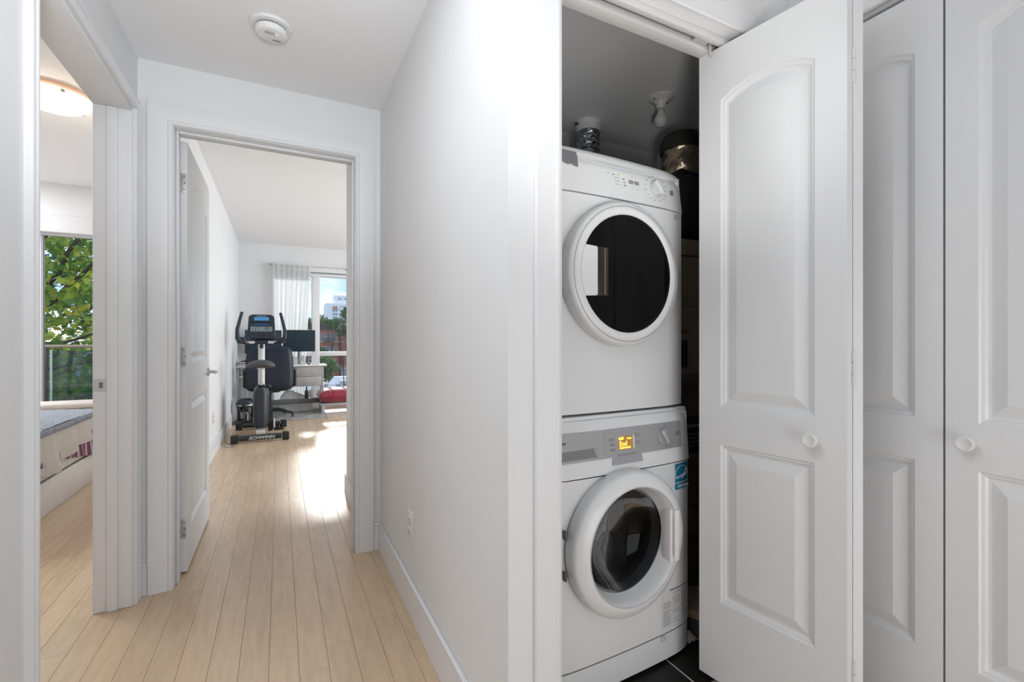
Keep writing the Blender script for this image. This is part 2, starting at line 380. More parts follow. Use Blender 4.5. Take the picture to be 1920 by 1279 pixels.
# ---- casings (stepped moulding) and jambs
def casing(name, label, plan, cat='door casing'):
    """plan: list of boxes with bevel"""
    b = B()
    for q_ in plan: b.box(*q_, bev=.003, seg=2)
    o = b.build(name, trim_m); tag(o, label, cat, kind='structure'); return o
def mitred(name, label, x0, x1, zt, w, M, flat=False):
    """door casing in local x,z facing -y; opening x0..x1 top zt; mitred profile swept"""
    prof = [(0, 0), (0, .012), (.006, .016), (.014, .016), (.018, .012), (.030, .0145), (w-.008, .019), (w-.001, .017), (w, .012), (w, 0)]
    if flat: prof = [(0, 0), (0, .009), (.004, .012), (.012, .012), (.014, .0105), (w-.004, .0115), (w, .008), (w, 0)]
    b = B(); rows = []
    for (o, d) in prof:
        rows.append([Vector((x0-o, -d, 0.001)), Vector((x0-o, -d, zt+o)), Vector((x1+o, -d, zt+o)), Vector((x1+o, -d, 0.001))])
    vv = [[b.bm.verts.new(p) for p in r] for r in rows]
    for a, c in zip(vv, vv[1:]):
        for i in range(3): b.bm.faces.new((a[i], a[i+1], c[i+1], c[i]))
    for i in (0, 3): b.bm.faces.new([r[i] for r in vv])
    for v in b.bm.verts: v.co = M @ v.co
    o = b.build(name, trim_m, ang=25); tag(o, label, 'door casing', kind='structure'); return o
Mh = Matrix.Translation((0, 2.48, 0))
mitred('trim_1', 'wide white mitred casing around the study doorway', -.417, .350, 2.036, .089, Mh)
# bedroom doorway casing on hall face (faces +x): local x -> +y, local -y -> +x
Mb = Matrix.Translation((-.541, 0, 0)) @ Matrix.Rotation(R(90), 4, 'Z')
mitred('trim_2', 'white casing around the bedroom doorway on the left', 1.541, 2.405, 2.05, .045, Mb)
Mc = Matrix.Translation((0, .959, 0))
mitred('trim_3', 'white casing around the laundry closet opening', .610, 1.432, 2.040, .070, Mc, True)
Mr = Matrix.Translation((1.50, 0, 0)) @ Matrix.Rotation(R(-90), 4, 'Z')
mitred('trim_4', 'white casing above the double closet doors at the right', -.93, .66, 2.03, .065, Mr)
# jamb linings
casing('trim_5', 'white jamb lining and stop of the study doorway', [(-.425, -.413, 2.478, 2.602, 0.001, 2.045), (.346, .358, 2.478, 2.602, 0.001, 2.045), (-.413, .346, 2.478, 2.602, 2.033, 2.045),
       (-.413, -.403, 2.52, 2.565, 0.001, 2.033), (.336, .346, 2.52, 2.565, 0.001, 2.033), (-.403, .336, 2.52, 2.565, 2.022, 2.033)], 'door jamb')
casing('trim_6', 'white jamb lining of the bedroom doorway', [(-.665, -.539, 2.392, 2.402, 0.001, 2.045), (-.665, -.539, 1.544, 1.554, 0.001, 2.045), (-.665, -.539, 1.554, 2.392, 2.035, 2.045),
       (-.62, -.585, 2.382, 2.392, .001, 2.035)], 'door jamb')
casing('trim_7', 'white jamb lining of the laundry closet', [(.610, .620, .957, 1.081, .001, 2.05), (1.42, 1.432, .957, 1.081, .001, 2.05), (.620, 1.42, .957, 1.081, 2.040, 2.05)], 'door jamb')
# closet door track
t = thing('door_track', 'white metal bifold track under the laundry closet header', 'track', (0, 0, 0))
q = B(); q.box(.621, 1.419, .992, 1.010, 2.018, 2.039, bev=.002); q.box(.621, 1.419, 1.034, 1.075, 2.014, 2.039, bev=.002); q.build('track_lip', mat('track_white', (.72, .71, .69), .35), t)
q = B(); q.box(.621, 1.419, 1.010, 1.034, 2.036, 2.0395); q.build('track_slot', dgray_m, t)
q = B(); q.box(1.145, 1.20, 1.012, 1.032, 2.022, 2.030, bev=.002); q.cyl((1.215, 1.022, 1.99), (1.215, 1.022, 2.03), .004); q.build('guide_bracket', mat('bracket_plastic', (.55, .54, .52), .5), t)

# ================================================================ panel doors
def outline(x0, x1, z0, z1, rise, i, n=14):
    xa, xb = x0+i, x1-i; xm = (x0+x1)/2; hw = (x1-x0)/2
    p = [(xa, z0+i), (xb, z0+i)]
    if rise:
        for k in range(n+1):
            x = xb+(xa-xb)*k/n; s_ = abs(x-xm)/(hw-i)
            p.append((x, z1-i+rise*(1-s_**2.2)))
    else: p += [(xb, z1-i), (xa, z1-i)]
    return p
def leaf(parent, w, h, z0, t, M, pu, pl, name='leaf', mir=False):
    """door leaf, front face at y=0 facing -y, with two raised panels as sub-parts"""
    b = B(); bm = b.bm
    out = [(.0, z0), (w, z0), (w, z0+h), (0, z0+h)]
    loops = [out, outline(*pu, 0), outline(*pl, 0)]
    es = []
    for lp in loops:
        vs = [bm.verts.new((p[0], 0, p[1])) for p in lp]
        if lp is out: ov = vs
        for i in range(len(vs)): es.append(bm.edges.new((vs[i], vs[(i+1) % len(vs)])))
    bmesh.ops.triangle_fill(bm, use_beauty=True, edges=es, normal=(0, -1, 0))
    # sides and back
    bk = [bm.verts.new((p[0], t, p[1])) for p in out]
    for i in range(4): bm.faces.new((ov[i], ov[(i+1) % 4], bk[(i+1) % 4], bk[i]))
    bm.faces.new(bk)
    for v in bm.verts: v.co = M @ v.co
    o = b.build(name, door_m, parent, ang=30)
    for (p, lab) in ((pu, 'arched'), (pl, 'square')):
        b = B(); bm = b.bm; rings = []
        for (i, d) in ((0, 0), (.004, .004), (.010, .0055), (.015, .0105), (.021, .0115), (.050, .0015)):
            rings.append([bm.verts.new((x, d, z)) for (x, z) in outline(*p, i)])
        n = len(rings[0])
        for a, c in zip(rings, rings[1:]):
            for i in range(n): bm.faces.new((a[i], a[(i+1) % n], c[(i+1) % n], c[i]))
        bm.faces.new(rings[-1])
        for v in bm.verts: v.co = M @ v.co
        b.build('raised_panel', door_m, o, ang=18)
    return o
def knob(parent, loc, rz):
    M = Matrix.Translation(loc) @ Matrix.Rotation(rz, 4, 'Z') @ Matrix.Rotation(R(90), 4, 'X')  # z -> -y
    b = B(); b.lathe([(.0095, 0), (.0095, .010), (.0075, .014), (.010, .018), (.0185, .022), (.0200, .026), (.0190, .0300), (.0150, .0312), (.0120, .0300), (.0, .0295)], 32, M)
    return b.build('knob', mat('knob_white', (.78, .78, .75), .3), parent)
def rot2(a): return Vector((cos(a), sin(a)))
# door_2: folded laundry bifold
d2 = thing('door_2', 'white bifold closet door folded open beside the laundry machines', 'door', (1.224, 1.072, 0), 0, kind='structure')
PU = lambda w: (.074, w-.074, .885, 1.845, .034)
PL = lambda w: (.074, w-.074, .270, .765, 0)
w1 = .413
a1 = math.atan2(-.989, .148)
M1 = Matrix.Rotation(a1, 4, 'Z')
l1 = leaf(d2, w1, 1.995, .018, .034, M1, PU(w1), PL(w1))
p = M1 @ Vector((.336, 0, .828)); knob(l1, p, a1)
# second leaf: hinged at near end, folding back to right jamb; its end edge faces the viewer
hp = M1 @ Vector((w1, .034, 0)); tgt = Vector((1.392-1.224, 1.055-1.072, 0)); a2 = math.atan2(tgt.y-hp.y, tgt.x-hp.x)
M2 = Matrix.Translation(hp+Vector((.003, 0, 0))) @ Matrix.Rotation(a2, 4, 'Z') @ Matrix.Translation((0, -.034, 0))
# front (panelled) face of 2nd leaf turned to the right
l2 = leaf(d2, w1, 1.995, .018, .034, M2, PU(w1), PL(w1))
hg = mat('painted_hinge', (.70, .70, .70), .35)
for z in (1.80, 1.02, .22):
    for k in range(3):
        b = B(); P0 = M1 @ Vector((w1+.003, .033, 0)); b.cyl((P0.x, P0.y, z-.045+k*.0305), (P0.x, P0.y, z-.045+k*.0305+.029), .0045, n=10)
        b.build('hinge_knuckle', hg, d2)
# door_3: closed bifold of the right closet (four leaves)
d3 = thing('door_3', 'closed white bifold closet doors at the right edge', 'door', (1.513, .955, 0), 0, kind='structure')
for k in range(4):
    Mk = Matrix.Translation((0, -.4*k-.0015*k, 0)) @ Matrix.Rotation(R(-90), 4, 'Z')
    lf = leaf(d3, .3965, 1.995, .018, .034, Mk, (.062, .338, .888, 1.857, .034), (.062, .338, .284, .774, 0))
    if k in (1, 2):
        pk = Mk @ Vector((.045 if k == 1 else .35, 0, .841)); knob(lf, pk, R(-90))
b = B(); b.box(1.514, 1.56, -.66, .94, 2.024, 2.045); o = b.build('trim_8', trim_m); tag(o, 'white track board above the double closet doors', 'trim', kind='structure')
# door_1: study door opened against the left wall
d1 = thing('door_1', 'white two-panel study door opened against the left wall', 'door', (-.385, 2.612, 0), 0, kind='structure')
Md = Matrix.Rotation(R(90), 4, 'Z')
ld = leaf(d1, .755, 2.005, .014, .035, Md, (.115, .64, .985, 1.83, .07), (.115, .64, .20, .80, 0))
hm = mat('satin_hinge', (.50, .50, .50), .45, metal=.5)
for z in (1.825, 1.018, .215):
    h_ = None
    b = B(); b.box(-.030, -.004, -.0035, -.0003, z-.045, z+.045, bev=.0015); h_ = b.build('hinge', hm, d1)
    b = B()
    for k in range(3): b.cyl((-.0345, -.006, z-.045+k*.031), (-.0345, -.006, z-.045+k*.031+.028), .005, n=10)
    b.build('hinge_pin', hm, h_)
    for (xx, zz_) in ((-.012, .03), (-.009, 0), (-.012, -.03)):
        b = B(); b.cyl((xx, -.0045, z+zz_), (xx, -.003, z+zz_), .003, n=8); b.build('screw', mat('dark_screw', (.12, .12, .12), .4, metal=.8), h_)
b = B(); b.cyl((0, .69, .905), (.008, .69, .905), .026, n=20); b.cyl((.008, .69, .905), (.048, .69, .905), .009, n=12)
b.tube([(.045, .695, .905), (.048, .66, .905), (.047, .60, .903)], [.009, .0085, .007], 10); b.build('handle', steel_m, d1, label='satin steel lever handle')

# strike plate & outlets
t = thing('strike_plate', 'small white strike plate on the bedroom door jamb', 'strike plate', (-.605, 2.3815, .913))
t.location = (-.640, 2.392, .913)
b = B(); b.prism([(-.018, -.026), (.018, -.026), (.022, -.022), (.022, .022), (.018, .026), (-.018, .026), (-.022, .022), (-.022, -.022)], -.002, 0, bev=.0006); b.build('plate', mat('plate_white', (.62, .62, .63), .3), t)
b = B(); b.box(-.004, .008, -.0026, -.0019, -.012, .012, bev=.0003); b.build('latch_hole', mat('latch_dark', (.18, .18, .18), .5), t)
for z in (.019, -.019):
    b = B(); b.cyl((0, -.0028, z), (0, -.0018, z), .0022, n=10); b.build('screw', steel_m, t)
def outlet(label, loc, rz):
    t = thing('wall_outlet', label, 'outlet', loc, rz, 'wall outlets')
    b = B(); b.box(-.035, .035, -.006, 0, -.057, .057, bev=.002); b.build('cover_plate', appl2_m, t)
    for s_ in (-1, 1):
        b = B(); b.lathe([(.0165, 0), (.0165, .003), (.015, .004)], 20, Matrix.Translation((0, -.006, s_*.022)) @ Matrix.Rotation(R(90), 4, 'X')); r = b.build('receptacle', mat('plate_white2', (.72, .72, .72), .3), t)
        for dx in (-.006, .006):
            b = B(); b.box(dx-.001, dx+.001, -.0107, -.0099, s_*.022-.004, s_*.022+.005); b.build('slot', dark_m, r)
outlet('white wall outlet on the right hall wall above the baseboard', (.473, 1.838, .352), R(-90))
outlet('white wall outlet low on the left study wall', (-.56, 5.15, .36), R(90))

# ================================================================ hall ceiling smoke detector
t = thing('smoke_detector', 'round white smoke detector on the hall ceiling', 'smoke detector', (-.028, 2.0, 2.30))
MZ = Matrix.Rotation(R(180), 4, 'X')
b = B(); b.lathe([(.0, 0), (.073, 0), (.074, .004), (.070, .009), (.056, .011)], 40, MZ); b.build('mounting_base', appl2_m, t)
b = B(); b.lathe([(.050, .011), (.050, .017), (.056, .018), (.056, .030), (.052, .036), (.044, .039), (0, .040)], 40, MZ); b.build('housing', mat('detector_white', (.79, .79, .78), .4), t)
b = B(); b.lathe([(.0525, .0112), (.0530, .0178)], 40, MZ, caps=False); b.build('vent_gap', dgray_m, t)
b = B()
for k in range(6): b.box(-.021+k*.0055, -.0190+k*.0055, -.026-.004*(k % 2), -.012+.003*(k % 2), -.0408, -.0397)
b.build('speaker_slot', dgray_m, t)
b = B(); b.lathe([(0, .0395), (.009, .040), (.008, .043), (0, .0435)], 20, MZ, c=(0, 0, 0)); o = b.build('test_button', appl2_m, t); o.location = (.020, -.012, 0)
b = B()
for k in range(2): b.box(.004, .036-.006*k, .018+k*.006, .0205+k*.006, -.0406, -.0397)
b.build('print_line', dgray_m, t)

# ================================================================ laundry machines
MR = R(2.3); MO = (.7005, 1.1759)
def arc_lathe(b, prof, cx, cz, y0, n=56):
    """revolve (r, forward) about axis -y at cx,cz ; forward positive = towards viewer"""
    M = Matrix.Translation((cx, y0, cz)) @ Matrix.Rotation(R(90), 4, 'X')
    b.lathe(prof, n, M, caps=False)
# ---- washer
wx, wy = MO[0]+.028*sin(MR), MO[1]-.028*cos(MR)
t = thing('washing_machine', 'white front-loading washing machine standing under the dryer', 'washing machine', (wx, wy, 0), MR)
b = B(); b.shell(.003, .592, .020, .600, .02, .845); b.build('body', appl_m, t)
def front(b, z0, z1, hole=None, y=0.0, t_=.02, w=.595, bow=.008):
    """bowed front panel with optional circular hole (cx,cz,r)"""
    N = 24
    def yy(x): s_ = (x-w/2)/(w/2); return y-bow*(1-s_**2)+ (abs(s_)**9)*.014
    bm = b.bm
    if hole is None:
        b.grid(lambda u, v: Vector((u*w, yy(u*w), z0+(z1-z0)*v)), N, 1)
        b.grid(lambda u, v: Vector((u*w, yy(u*w)+(t_)*v, z1)), N, 1); b.grid(lambda u, v: Vector((u*w, yy(u*w)+(t_)*v, z0)), N, 1)
        b.grid(lambda u, v: Vector((0, yy(0)+t_*u, z0+(z1-z0)*v)), 1, 1); b.grid(lambda u, v: Vector((w, yy(w)+t_*u, z0+(z1-z0)*v)), 1, 1)
        return
    cx_, cz_, r = hole; K = 64
    ring = []; outr = []
    for k in range(K):
        a = 2*pi*k/K; dx, dz = cos(a), sin(a)
        tx = ((w-cx_)/dx if dx > 1e-9 else (-cx_/dx if dx < -1e-9 else 1e9)); tz = ((z1-cz_)/dz if dz > 1e-9 else ((z0-cz_)/dz if dz < -1e-9 else 1e9))
        m_ = min(tx, tz); ring.append((cx_+r*dx, cz_+r*dz)); outr.append((cx_+m_*dx, cz_+m_*dz))
    M_ = 6
    rows = []
    for j in range(M_+1):
        f_ = j/M_; rows.append([bm.verts.new((ring[k][0]*(1-f_)+outr[k][0]*f_, yy(ring[k][0]*(1-f_)+outr[k][0]*f_), ring[k][1]*(1-f_)+outr[k][1]*f_)) for k in range(K)])
    for a, c in zip(rows, rows[1:]):
        for k in range(K): bm.faces.new((a[k], a[(k+1) % K], c[(k+1) % K], c[k]))
    for (cx2, cz2) in ((0, z0), (w, z0), (0, z1), (w, z1)):   # close corners
        cand = sorted(rows[-1], key=lambda v: (v.co.x-cx2)**2+(v.co.z-cz2)**2)
        aa = [v for v in cand if abs(v.co.x-cx2) < 1e-6][:1]; bb = [v for v in cand if abs(v.co.z-cz2) < 1e-6][:1]
        if aa and bb and aa[0] is not bb[0]:
            c_ = bm.verts.new((cx2, yy(cx2), cz2)); bm.faces.new((aa[0], bb[0], c_))
    # inner lip
    lp = [bm.verts.new((p_[0], yy(p_[0])+.035, p_[1])) for p_ in ring]
    for k in range(K): bm.faces.new((rows[0][k], rows[0][(k+1) % K], lp[(k+1) % K], lp[k]))
    b.grid(lambda u, v: Vector((0, yy(0)+t_*u, z0+(z1-z0)*v)), 1, 1); b.grid(lambda u, v: Vector((w, yy(w)+t_*u, z0+(z1-z0)*v)), 1, 1)
WC = (.271, .462)
b = B(); front(b, .103, .672, (WC[0], WC[1], .19)); b.build('front_panel', appl_m, t, ang=30)
b = B(); front(b, .012, .097, None, y=.002); b.build('kick_panel', appl_m, t, ang=30)
b = B(); b.box(.44, .465, -.0085, .0, .079, .096, bev=.002); b.build('kick_clip', mat('clip_grey', (.6, .6, .6), .4), t)
# control fascia tilts back slightly at the top
MF = Matrix.Translation((0, 0, .703)) @ Matrix.Rotation(R(-4), 4, 'X')
b = B(MF)
def fascia(b, z0, z1, w=.595, bow=.008, t_=.03):
    def yy(x): s_ = (x-w/2)/(w/2); return -bow*(1-s_**2)+(abs(s_)**9)*.014-.003
    b.grid(lambda u, v: Vector((u*w, yy(u*w)+(.012*max(0, v-.85)/.15 if v > .85 else 0), z0+(z1-z0)*v)), 24, 8)
    b.grid(lambda u, v: Vector((u*w, yy(u*w)+t_*v, z0)), 24, 1)
    b.grid(lambda u, v: Vector((u*w, yy(u*w)+.012+(t_)*v, z1)), 24, 1)
    b.grid(lambda u, v: Vector((0, yy(0)+(t_+.012)*u, z0+(z1-z0)*v)), 1, 1); b.grid(lambda u, v: Vector((w, yy(w)+(t_+.012)*u, z0+(z1-z0)*v)), 1, 1)
fascia(b, -.027, .142); b.build('control_fascia', appl_m, t, ang=30)
b = B(); b.box(.0, .595, .02, .60, .842, .858, bev=.006); b.build('top_plate', appl_m, t)
# silver panel with tab
FY = -.0135
def fx(x): s_ = (x-.2975)/.2975; return -.008*(1-s_**2)-.003
fas = bpy.data.objects.new('control_panel', None)  # placeholder replaced below
bpy.data.objects.remove(fas)
b = B(MF)
sil = [(.0, .020), (.190, .020), (.190, .112), (.0, .112)]
b.grid(lambda u, v: Vector((.004+u*.188, fx(.004+u*.188)-.0022, .022+.088*v)), 10, 1); b.build('drawer_front', gray_m, t, label='silver detergent drawer front')
b = B(MF); b.grid(lambda u, v: Vector((.195+u*.347, fx(.195+u*.347)-.0022, .022+.088*v)), 16, 1)
b.grid(lambda u, v: Vector((.228+u*.122-(.004 if u < .5 else -.004)*v, fx(.228+u*.122)-.0022, .022-.025*v)), 6, 1)
pan = b.build('control_panel', gray_m, t, label='silver control panel')
def fpt(x, z, d): return MF @ Vector((x, fx(x)-.0022-d, z))
def fbox(name, x0, x1, z0, z1, d, m, par=pan, bev=.001):
    b = B(MF); y = fx((x0+x1)/2)-.0022; b.box(x0, x1, y-d, y+.001, z0, z1, bev=min(bev, d*.45), seg=1); return b.build(name, m, par)
b = B(MF); b.grid(lambda u, v: Vector((.006+.164*u, fx(.006+.164*u)-.0030, .030+.028*v)), 12, 1); b.build('drawer_handle_recess', mat('recess_grey', (.22, .22, .225), .5), t)
b = B(MF); y = fx(.15)-.003
y = fx(.16)-.003; b.prism([(.152, .058), (.170, .058), (.170, .031), (.164, .034), (.157, .043)], y-.0012, y+.001); b.build('drawer_grip', mat('grip_grey', (.36, .36, .37), .4), t)
tf = lambda nm, s_, sz, m_, x, z, **k: text(nm, s_, sz, m_, k.pop('par', pan), fpt(x, z, .0006), (R(86), 0, R(0)), **k)
tf('lettering', 'Blomberg', .0145, dark_m, .034, .083, par=t, bold=.0003)
for (x, z) in ((.226, .077), (.228, .061), (.230, .045)): fbox('button', x-.009, x+.009, z-.004, z+.004, .002, btn_m)
for (x, z) in ((.334, .082), (.336, .059)): fbox('button', x-.009, x+.009, z-.005, z+.005, .002, btn_m)
ds = fbox('display', .252, .313, .042, .084, .0007, mat('display_lcd', (.18, .10, .04), .3, emit=(.75, .32, .06), es=.32))
amb = mat('display_segments', (.9, .6, .1), .4, emit=(1, .62, .08), es=1.3)
tf('display_text', 'End', .022, amb, .272, .060, par=ds, bold=.0004)
tf('display_text', '0:00', .012, amb, .264, .077, par=ds, bold=.0006)
tf('display_text', 'h:mm', .008, amb, .298, .076, par=ds, bold=.0004)
b = B(MF); y = fx(.28)-.0032
for k in range(5): b.box(.256+k*.0095, .2635+k*.0095, y-.0004, y, .045, .0505)
b.build('display_icon', amb, ds)
fbox('display_edge', .3135, .319, .042, .084, .0015, appl2_m)
fbox('indicator_bar', .249, .328, .022, .029, .0012, btn_m)
fbox('power_button', .515, .532, .062, .076, .002, dgray_m)
b = B(MF)
rr = random.Random(3)
for a in range(0, 360, 26):
    x = .452+.046*cos(R(a)); z = .066+.036*sin(R(a)); w_ = .012
    sgn = 1 if cos(R(a)) > 0 else -1
    b.box(min(x, x+sgn*w_), max(x, x+sgn*w_), fx(x)-.0026, fx(x)-.002, z-.0010, z+.0010)
for (x, z) in ((.205, .077), (.207, .061), (.207, .045), (.36, .082), (.362, .059), (.262, .015), (.285, .015), (.31, .015), (.285, .005)): b.box(x-.007, x+.007, fx(x)-.0026, fx(x)-.002, z-.001, z+.001)
b.build('print_mark', print_m, pan, kind='stuff')
Mk = MF @ Matrix.Translation((.450, fx(.45)-.002, .066)) @ Matrix.Rotation(R(90), 4, 'X')
b = B(); b.lathe([(.0285, 0), (.0285, .004), (.027, .006), (0, .006)], 36, Mk); kn = b.build('dial', mat('dial_silver', (.45, .45, .46), .3, metal=.3), t)
b = B(); b.M = Mk @ Matrix.Rotation(R(32), 4, 'Z'); b.box(-.007, .007, -.026, .026, .005, .018, bev=.003); b.build('dial_grip', mat('dial_silver2', (.52, .52, .53), .3, metal=.3), kn)
# porthole door
b = B(); arc_lathe(b, [(.220, -.004), (.225, .004), (.2262, .030), (.2235, .043), (.216, .051), (.200, .058), (.188, .064), (.180, .065), (.1755, .058), (.171, .035), (.164, .008), (.160, -.012), (.156, -.03)], WC[0], WC[1], -.008)
b.build('door_ring', appl_m, t, ang=50, label='round white porthole door')
b = B(); arc_lathe(b, [(.1785, .0645), (.1803, .0665), (.1822, .0658)], WC[0], WC[1], -.008); b.build('door_trim', mat('pale_grey_trim', (.55, .55, .56), .35), t)
b = B(); arc_lathe(b, [(.163, .006), (.156, .004), (.140, -.018), (.110, -.045), (.06, -.062), (.0, -.066)], WC[0], WC[1], -.008); b.build('door_glass', pglass_m, t)
# handle cut at right of ring
b = B(); b.box(.420, .434, -.066, -.030, WC[1]-.085, WC[1]+.085, bev=.003); b.box(.432, .452, -.0755, -.066, WC[1]-.082, WC[1]+.082, bev=.003); b.build('door_handle', appl2_m, t)
for z in (.06, -.06):
    b = B(); b.box(.038, .046, -.022, -.006, WC[1]+z-.014, WC[1]+z+.014, bev=.003); b.build('door_hinge', mat('hinge_dark', (.10, .10, .10), .4), t)
# gasket and drum
b = B(); arc_lathe(b, [(.19, -.035), (.176, -.04), (.168, -.055), (.172, -.075), (.160, -.09), (.158, -.11)], WC[0], WC[1], 0); b.build('gasket', mat('rubber_grey', (.05, .05, .055), .45), t)
b = B(); arc_lathe(b, [(.158, -.10), (.235, -.13), (.245, -.20), (.245, -.42), (.20, -.46), (0, -.47)], WC[0], WC[1], 0)
b.build('drum', drum_m, t)
for a in (80, 200, 320):
    ca, sa = cos(R(a)), sin(R(a)); b = B()
    b.tube([(WC[0]+.225*ca, .14, WC[1]+.225*sa), (WC[0]+.215*ca, .28, WC[1]+.215*sa), (WC[0]+.225*ca, .42, WC[1]+.225*sa)], .022, 8)
    b.build('drum_paddle', gray_m, t)
# energy sticker, blue
t2 = thing('energy_sticker', 'blue energy label stuck on the washing machine front', 'sticker', (wx, wy, 0), MR)
def wy_(x): s_ = (x-.2975)/.2975; return -.008*(1-s_**2)+(abs(s_)**9)*.014
def curved(name, x0, x1, z0, z1, d, m, par, nn=12):
    b = B(); b.grid(lambda u, v: Vector((x0+(x1-x0)*u, wy_(x0+(x1-x0)*u)-d, z0+(z1-z0)*v)), nn, 1)
    b.grid(lambda u, v: Vector((x0+(x1-x0)*u, wy_(x0+(x1-x0)*u)-d+d*v*.9, z0)), nn, 1); b.grid(lambda u, v: Vector((x0+(x1-x0)*u, wy_(x0+(x1-x0)*u)-d+d*v*.9, z1)), nn, 1)
    return b.build(name, m, par)
blue = mat('sticker_blue', (.01, .20, .36), .4); whi = mat('sticker_white', (.62, .68, .72), .5)
curved('sticker_sheet', .508, .590, .575, .672, .0006, whi, t2)
curved('blue_field', .512, .588, .6025, .666, .0009, blue, t2)
curved('blue_band', .512, .588, .578, .5985, .0009, blue, t2)
b = B(); pts = []
for k in range(21):
    a = R(185-190*k/20); x = .549+.037*cos(a); z = .627+.031*sin(a); pts.append((x, wy_(x)-.0012, z))
b.tube(pts, .0011, 6); b.build('arc_line', whi, t2)
b = B()  # handwritten word trailing into a star
def sw(pl): b.tube([(x, wy_(x)-.0013, z) for (x, z) in pl], .0012, 6)
sw([(.515, .617), (.519, .624), (.522, .622), (.519, .617), (.516, .619), (.520, .615), (.525, .617), (.527, .623), (.530, .617), (.533, .623), (.535, .618), (.539, .620), (.541, .626), (.538, .622), (.543, .619), (.546, .626), (.547, .619), (.551, .627), (.549, .612), (.553, .624), (.557, .628), (.556, .614), (.561, .630), (.563, .618), (.566, .632)])
st = [(.574+.0115*(1 if k % 2 == 0 else .42)*sin(2*pi*k/10), .632+.0135*(1 if k % 2 == 0 else .42)*cos(2*pi*k/10)) for k in range(11)]
sw(st); b.build('star_scribble', whi, t2)
text('lettering', 'ENERGY STAR', .0135, whi, t2, (.549, wy_(.549)-.0016, .588), (R(90), 0, R(4)), depth=.0005, sx=.80, bold=.0004)
# care label with printed columns
t3 = thing('instruction_label', 'white printed instruction label low on the washing machine front', 'sticker', (wx, wy, 0), MR)
b = B(); b.grid(lambda u, v: Vector((.447+.145*u, wy_(.447+.145*u)-.0008, .118+.128*v)), 12, 1); b.build('label_sheet', mat('label_white', (.74, .74, .74), .6), t3)
b = B(); rr = random.Random(5)
for c_ in range(3):
    xa = .452+c_*.046; z = .232 if c_ else .205
    while z > .125:
        w_ = .040*rr.choice([1, 1, .9, .7]); 
        b.grid(lambda u, v: Vector((xa+w_*u, wy_(xa+w_*u)-.0012, z+.0013*v)), 2, 1); z -= rr.choice([.0034, .0034, .0034, .0034, .008])
b.build('print_line', print_m, t3, kind='stuff')
curved('red_line', .485, .592, .2395, .2425, .0014, mat('label_red', (.20, .02, .02), .5), t3)

# ---- dryer
t = thing('tumble_dryer', 'white tumble dryer stacked on top of the washing machine', 'tumble dryer', (MO[0], MO[1], .861), MR)
b = B(); b.shell(.002, .593, .020, .600, .004, .815); b.build('body', appl_m, t)
DC = (.278, .440); Z0 = 0
bot = mat('foot_white', (.7, .7, .7), .4)
b = B(); front(b, .004, .684, (DC[0], DC[1], .185)); b.build('front_panel', appl_m, t, ang=30)
MF2 = Matrix.Translation((0, 0, .687)) @ Matrix.Rotation(R(-7), 4, 'X')
b = B(MF2); fascia(b, 0, .118, t_=.05); dfas = b.build('control_fascia', appl_m, t, ang=30)
b = B(MF2); b.grid(lambda u, v: Vector((.0+u*.595, fx(u*.595)+(abs((u-.5)*2)**9)*.014+.012*v*v+.000, .121+.026*v)), 20, 4)
b.grid(lambda u, v: Vector((.0+u*.595, fx(u*.595)+(abs((u-.5)*2)**9)*.014+.012+.06*v, .147-.0*v)), 20, 2)
b.grid(lambda u, v: Vector((.0+u*.595, fx(u*.595)+(abs((u-.5)*2)**9)*.014+.05*v, .121)), 20, 2)
for xe in (0, .595): b.grid(lambda u, v: Vector((xe, fx(xe)+.014+.045*u+.012*v*v, .121+.026*v)), 2, 2)
b.build('top_edge', appl_m, t, ang=35)
b = B(); b.box(.0, .595, .035, .60, .815, .832, bev=.006); b.build('top_plate', appl_m, t)
def dbox(name, x0, x1, z0, z1, d, m, par=dfas, bev=.001):
    b = B(MF2); y = fx((x0+x1)/2); b.box(x0, x1, y-d, y+.001, z0, z1, bev=min(bev, d*.4), seg=1); return b.build(name, m, par)
zz0 = .073
for (x, z) in ((.263, .080), (.303, .082), (.305, .071), (.307, .060), (.309, .049)): dbox('indicator_lamp', x-.004, x+.004, z-.0018, z+.0018, .0008, dgray_m if x != .303 else mat('lamp_yellow', (.6, .6, .08), .4, emit=(.7, .75, .05), es=.5))
for x in (.337, .362): dbox('button', x-.010, x+.010, .060, .072, .002, btn_m)
dbox('power_button', .523, .539, .053, .070, .002, dgray_m)
b = B(MF2)
for (x, z, w_) in ((.243, .083, .012), (.285, .083, .008), (.275, .071, .02), (.277, .060, .02), (.279, .049, .022), (.345, .085, .008), (.345, .05, .007), (.362, .045, .008)): b.box(x-w_/2, x+w_/2, fx(x)-.0006, fx(x), z-.0007, z+.0007)
for a in range(0, 360, 24):
    if 60 < a < 80: continue
    x = .452+.042*cos(R(a)); z = .062+.042*sin(R(a)); sg = 1 if cos(R(a)) > 0 else -1
    b.box(min(x, x+sg*.013), max(x, x+sg*.013), fx(x)-.0006, fx(x), z-.0007, z+.0007)
b.build('print_mark', print_m, dfas, kind='stuff')
Mk = MF2 @ Matrix.Translation((.450, fx(.45), .062)) @ Matrix.Rotation(R(90), 4, 'X')
b = B(); b.lathe([(.031, 0), (.030, .003), (.027, .0035), (.026, .014), (.024, .017), (0, .017)], 40, Mk); kn = b.build('dial', mat('dial_white', (.66, .67, .68), .3), t)
b = B(); b.M = Mk
b.grid(lambda u, v: Vector(((.0285+.006*v)*cos(R(80-75*u)), (.0285+.006*v)*sin(R(80-75*u)), .0022)), 12, 1); b.build('dial_scale', dgray_m, kn)
b = B(); b.M = Mk @ Matrix.Rotation(R(35), 4, 'Z'); b.box(-.004, .004, -.025, .025, .016, .024, bev=.002); b.build('dial_grip', appl2_m, kn)
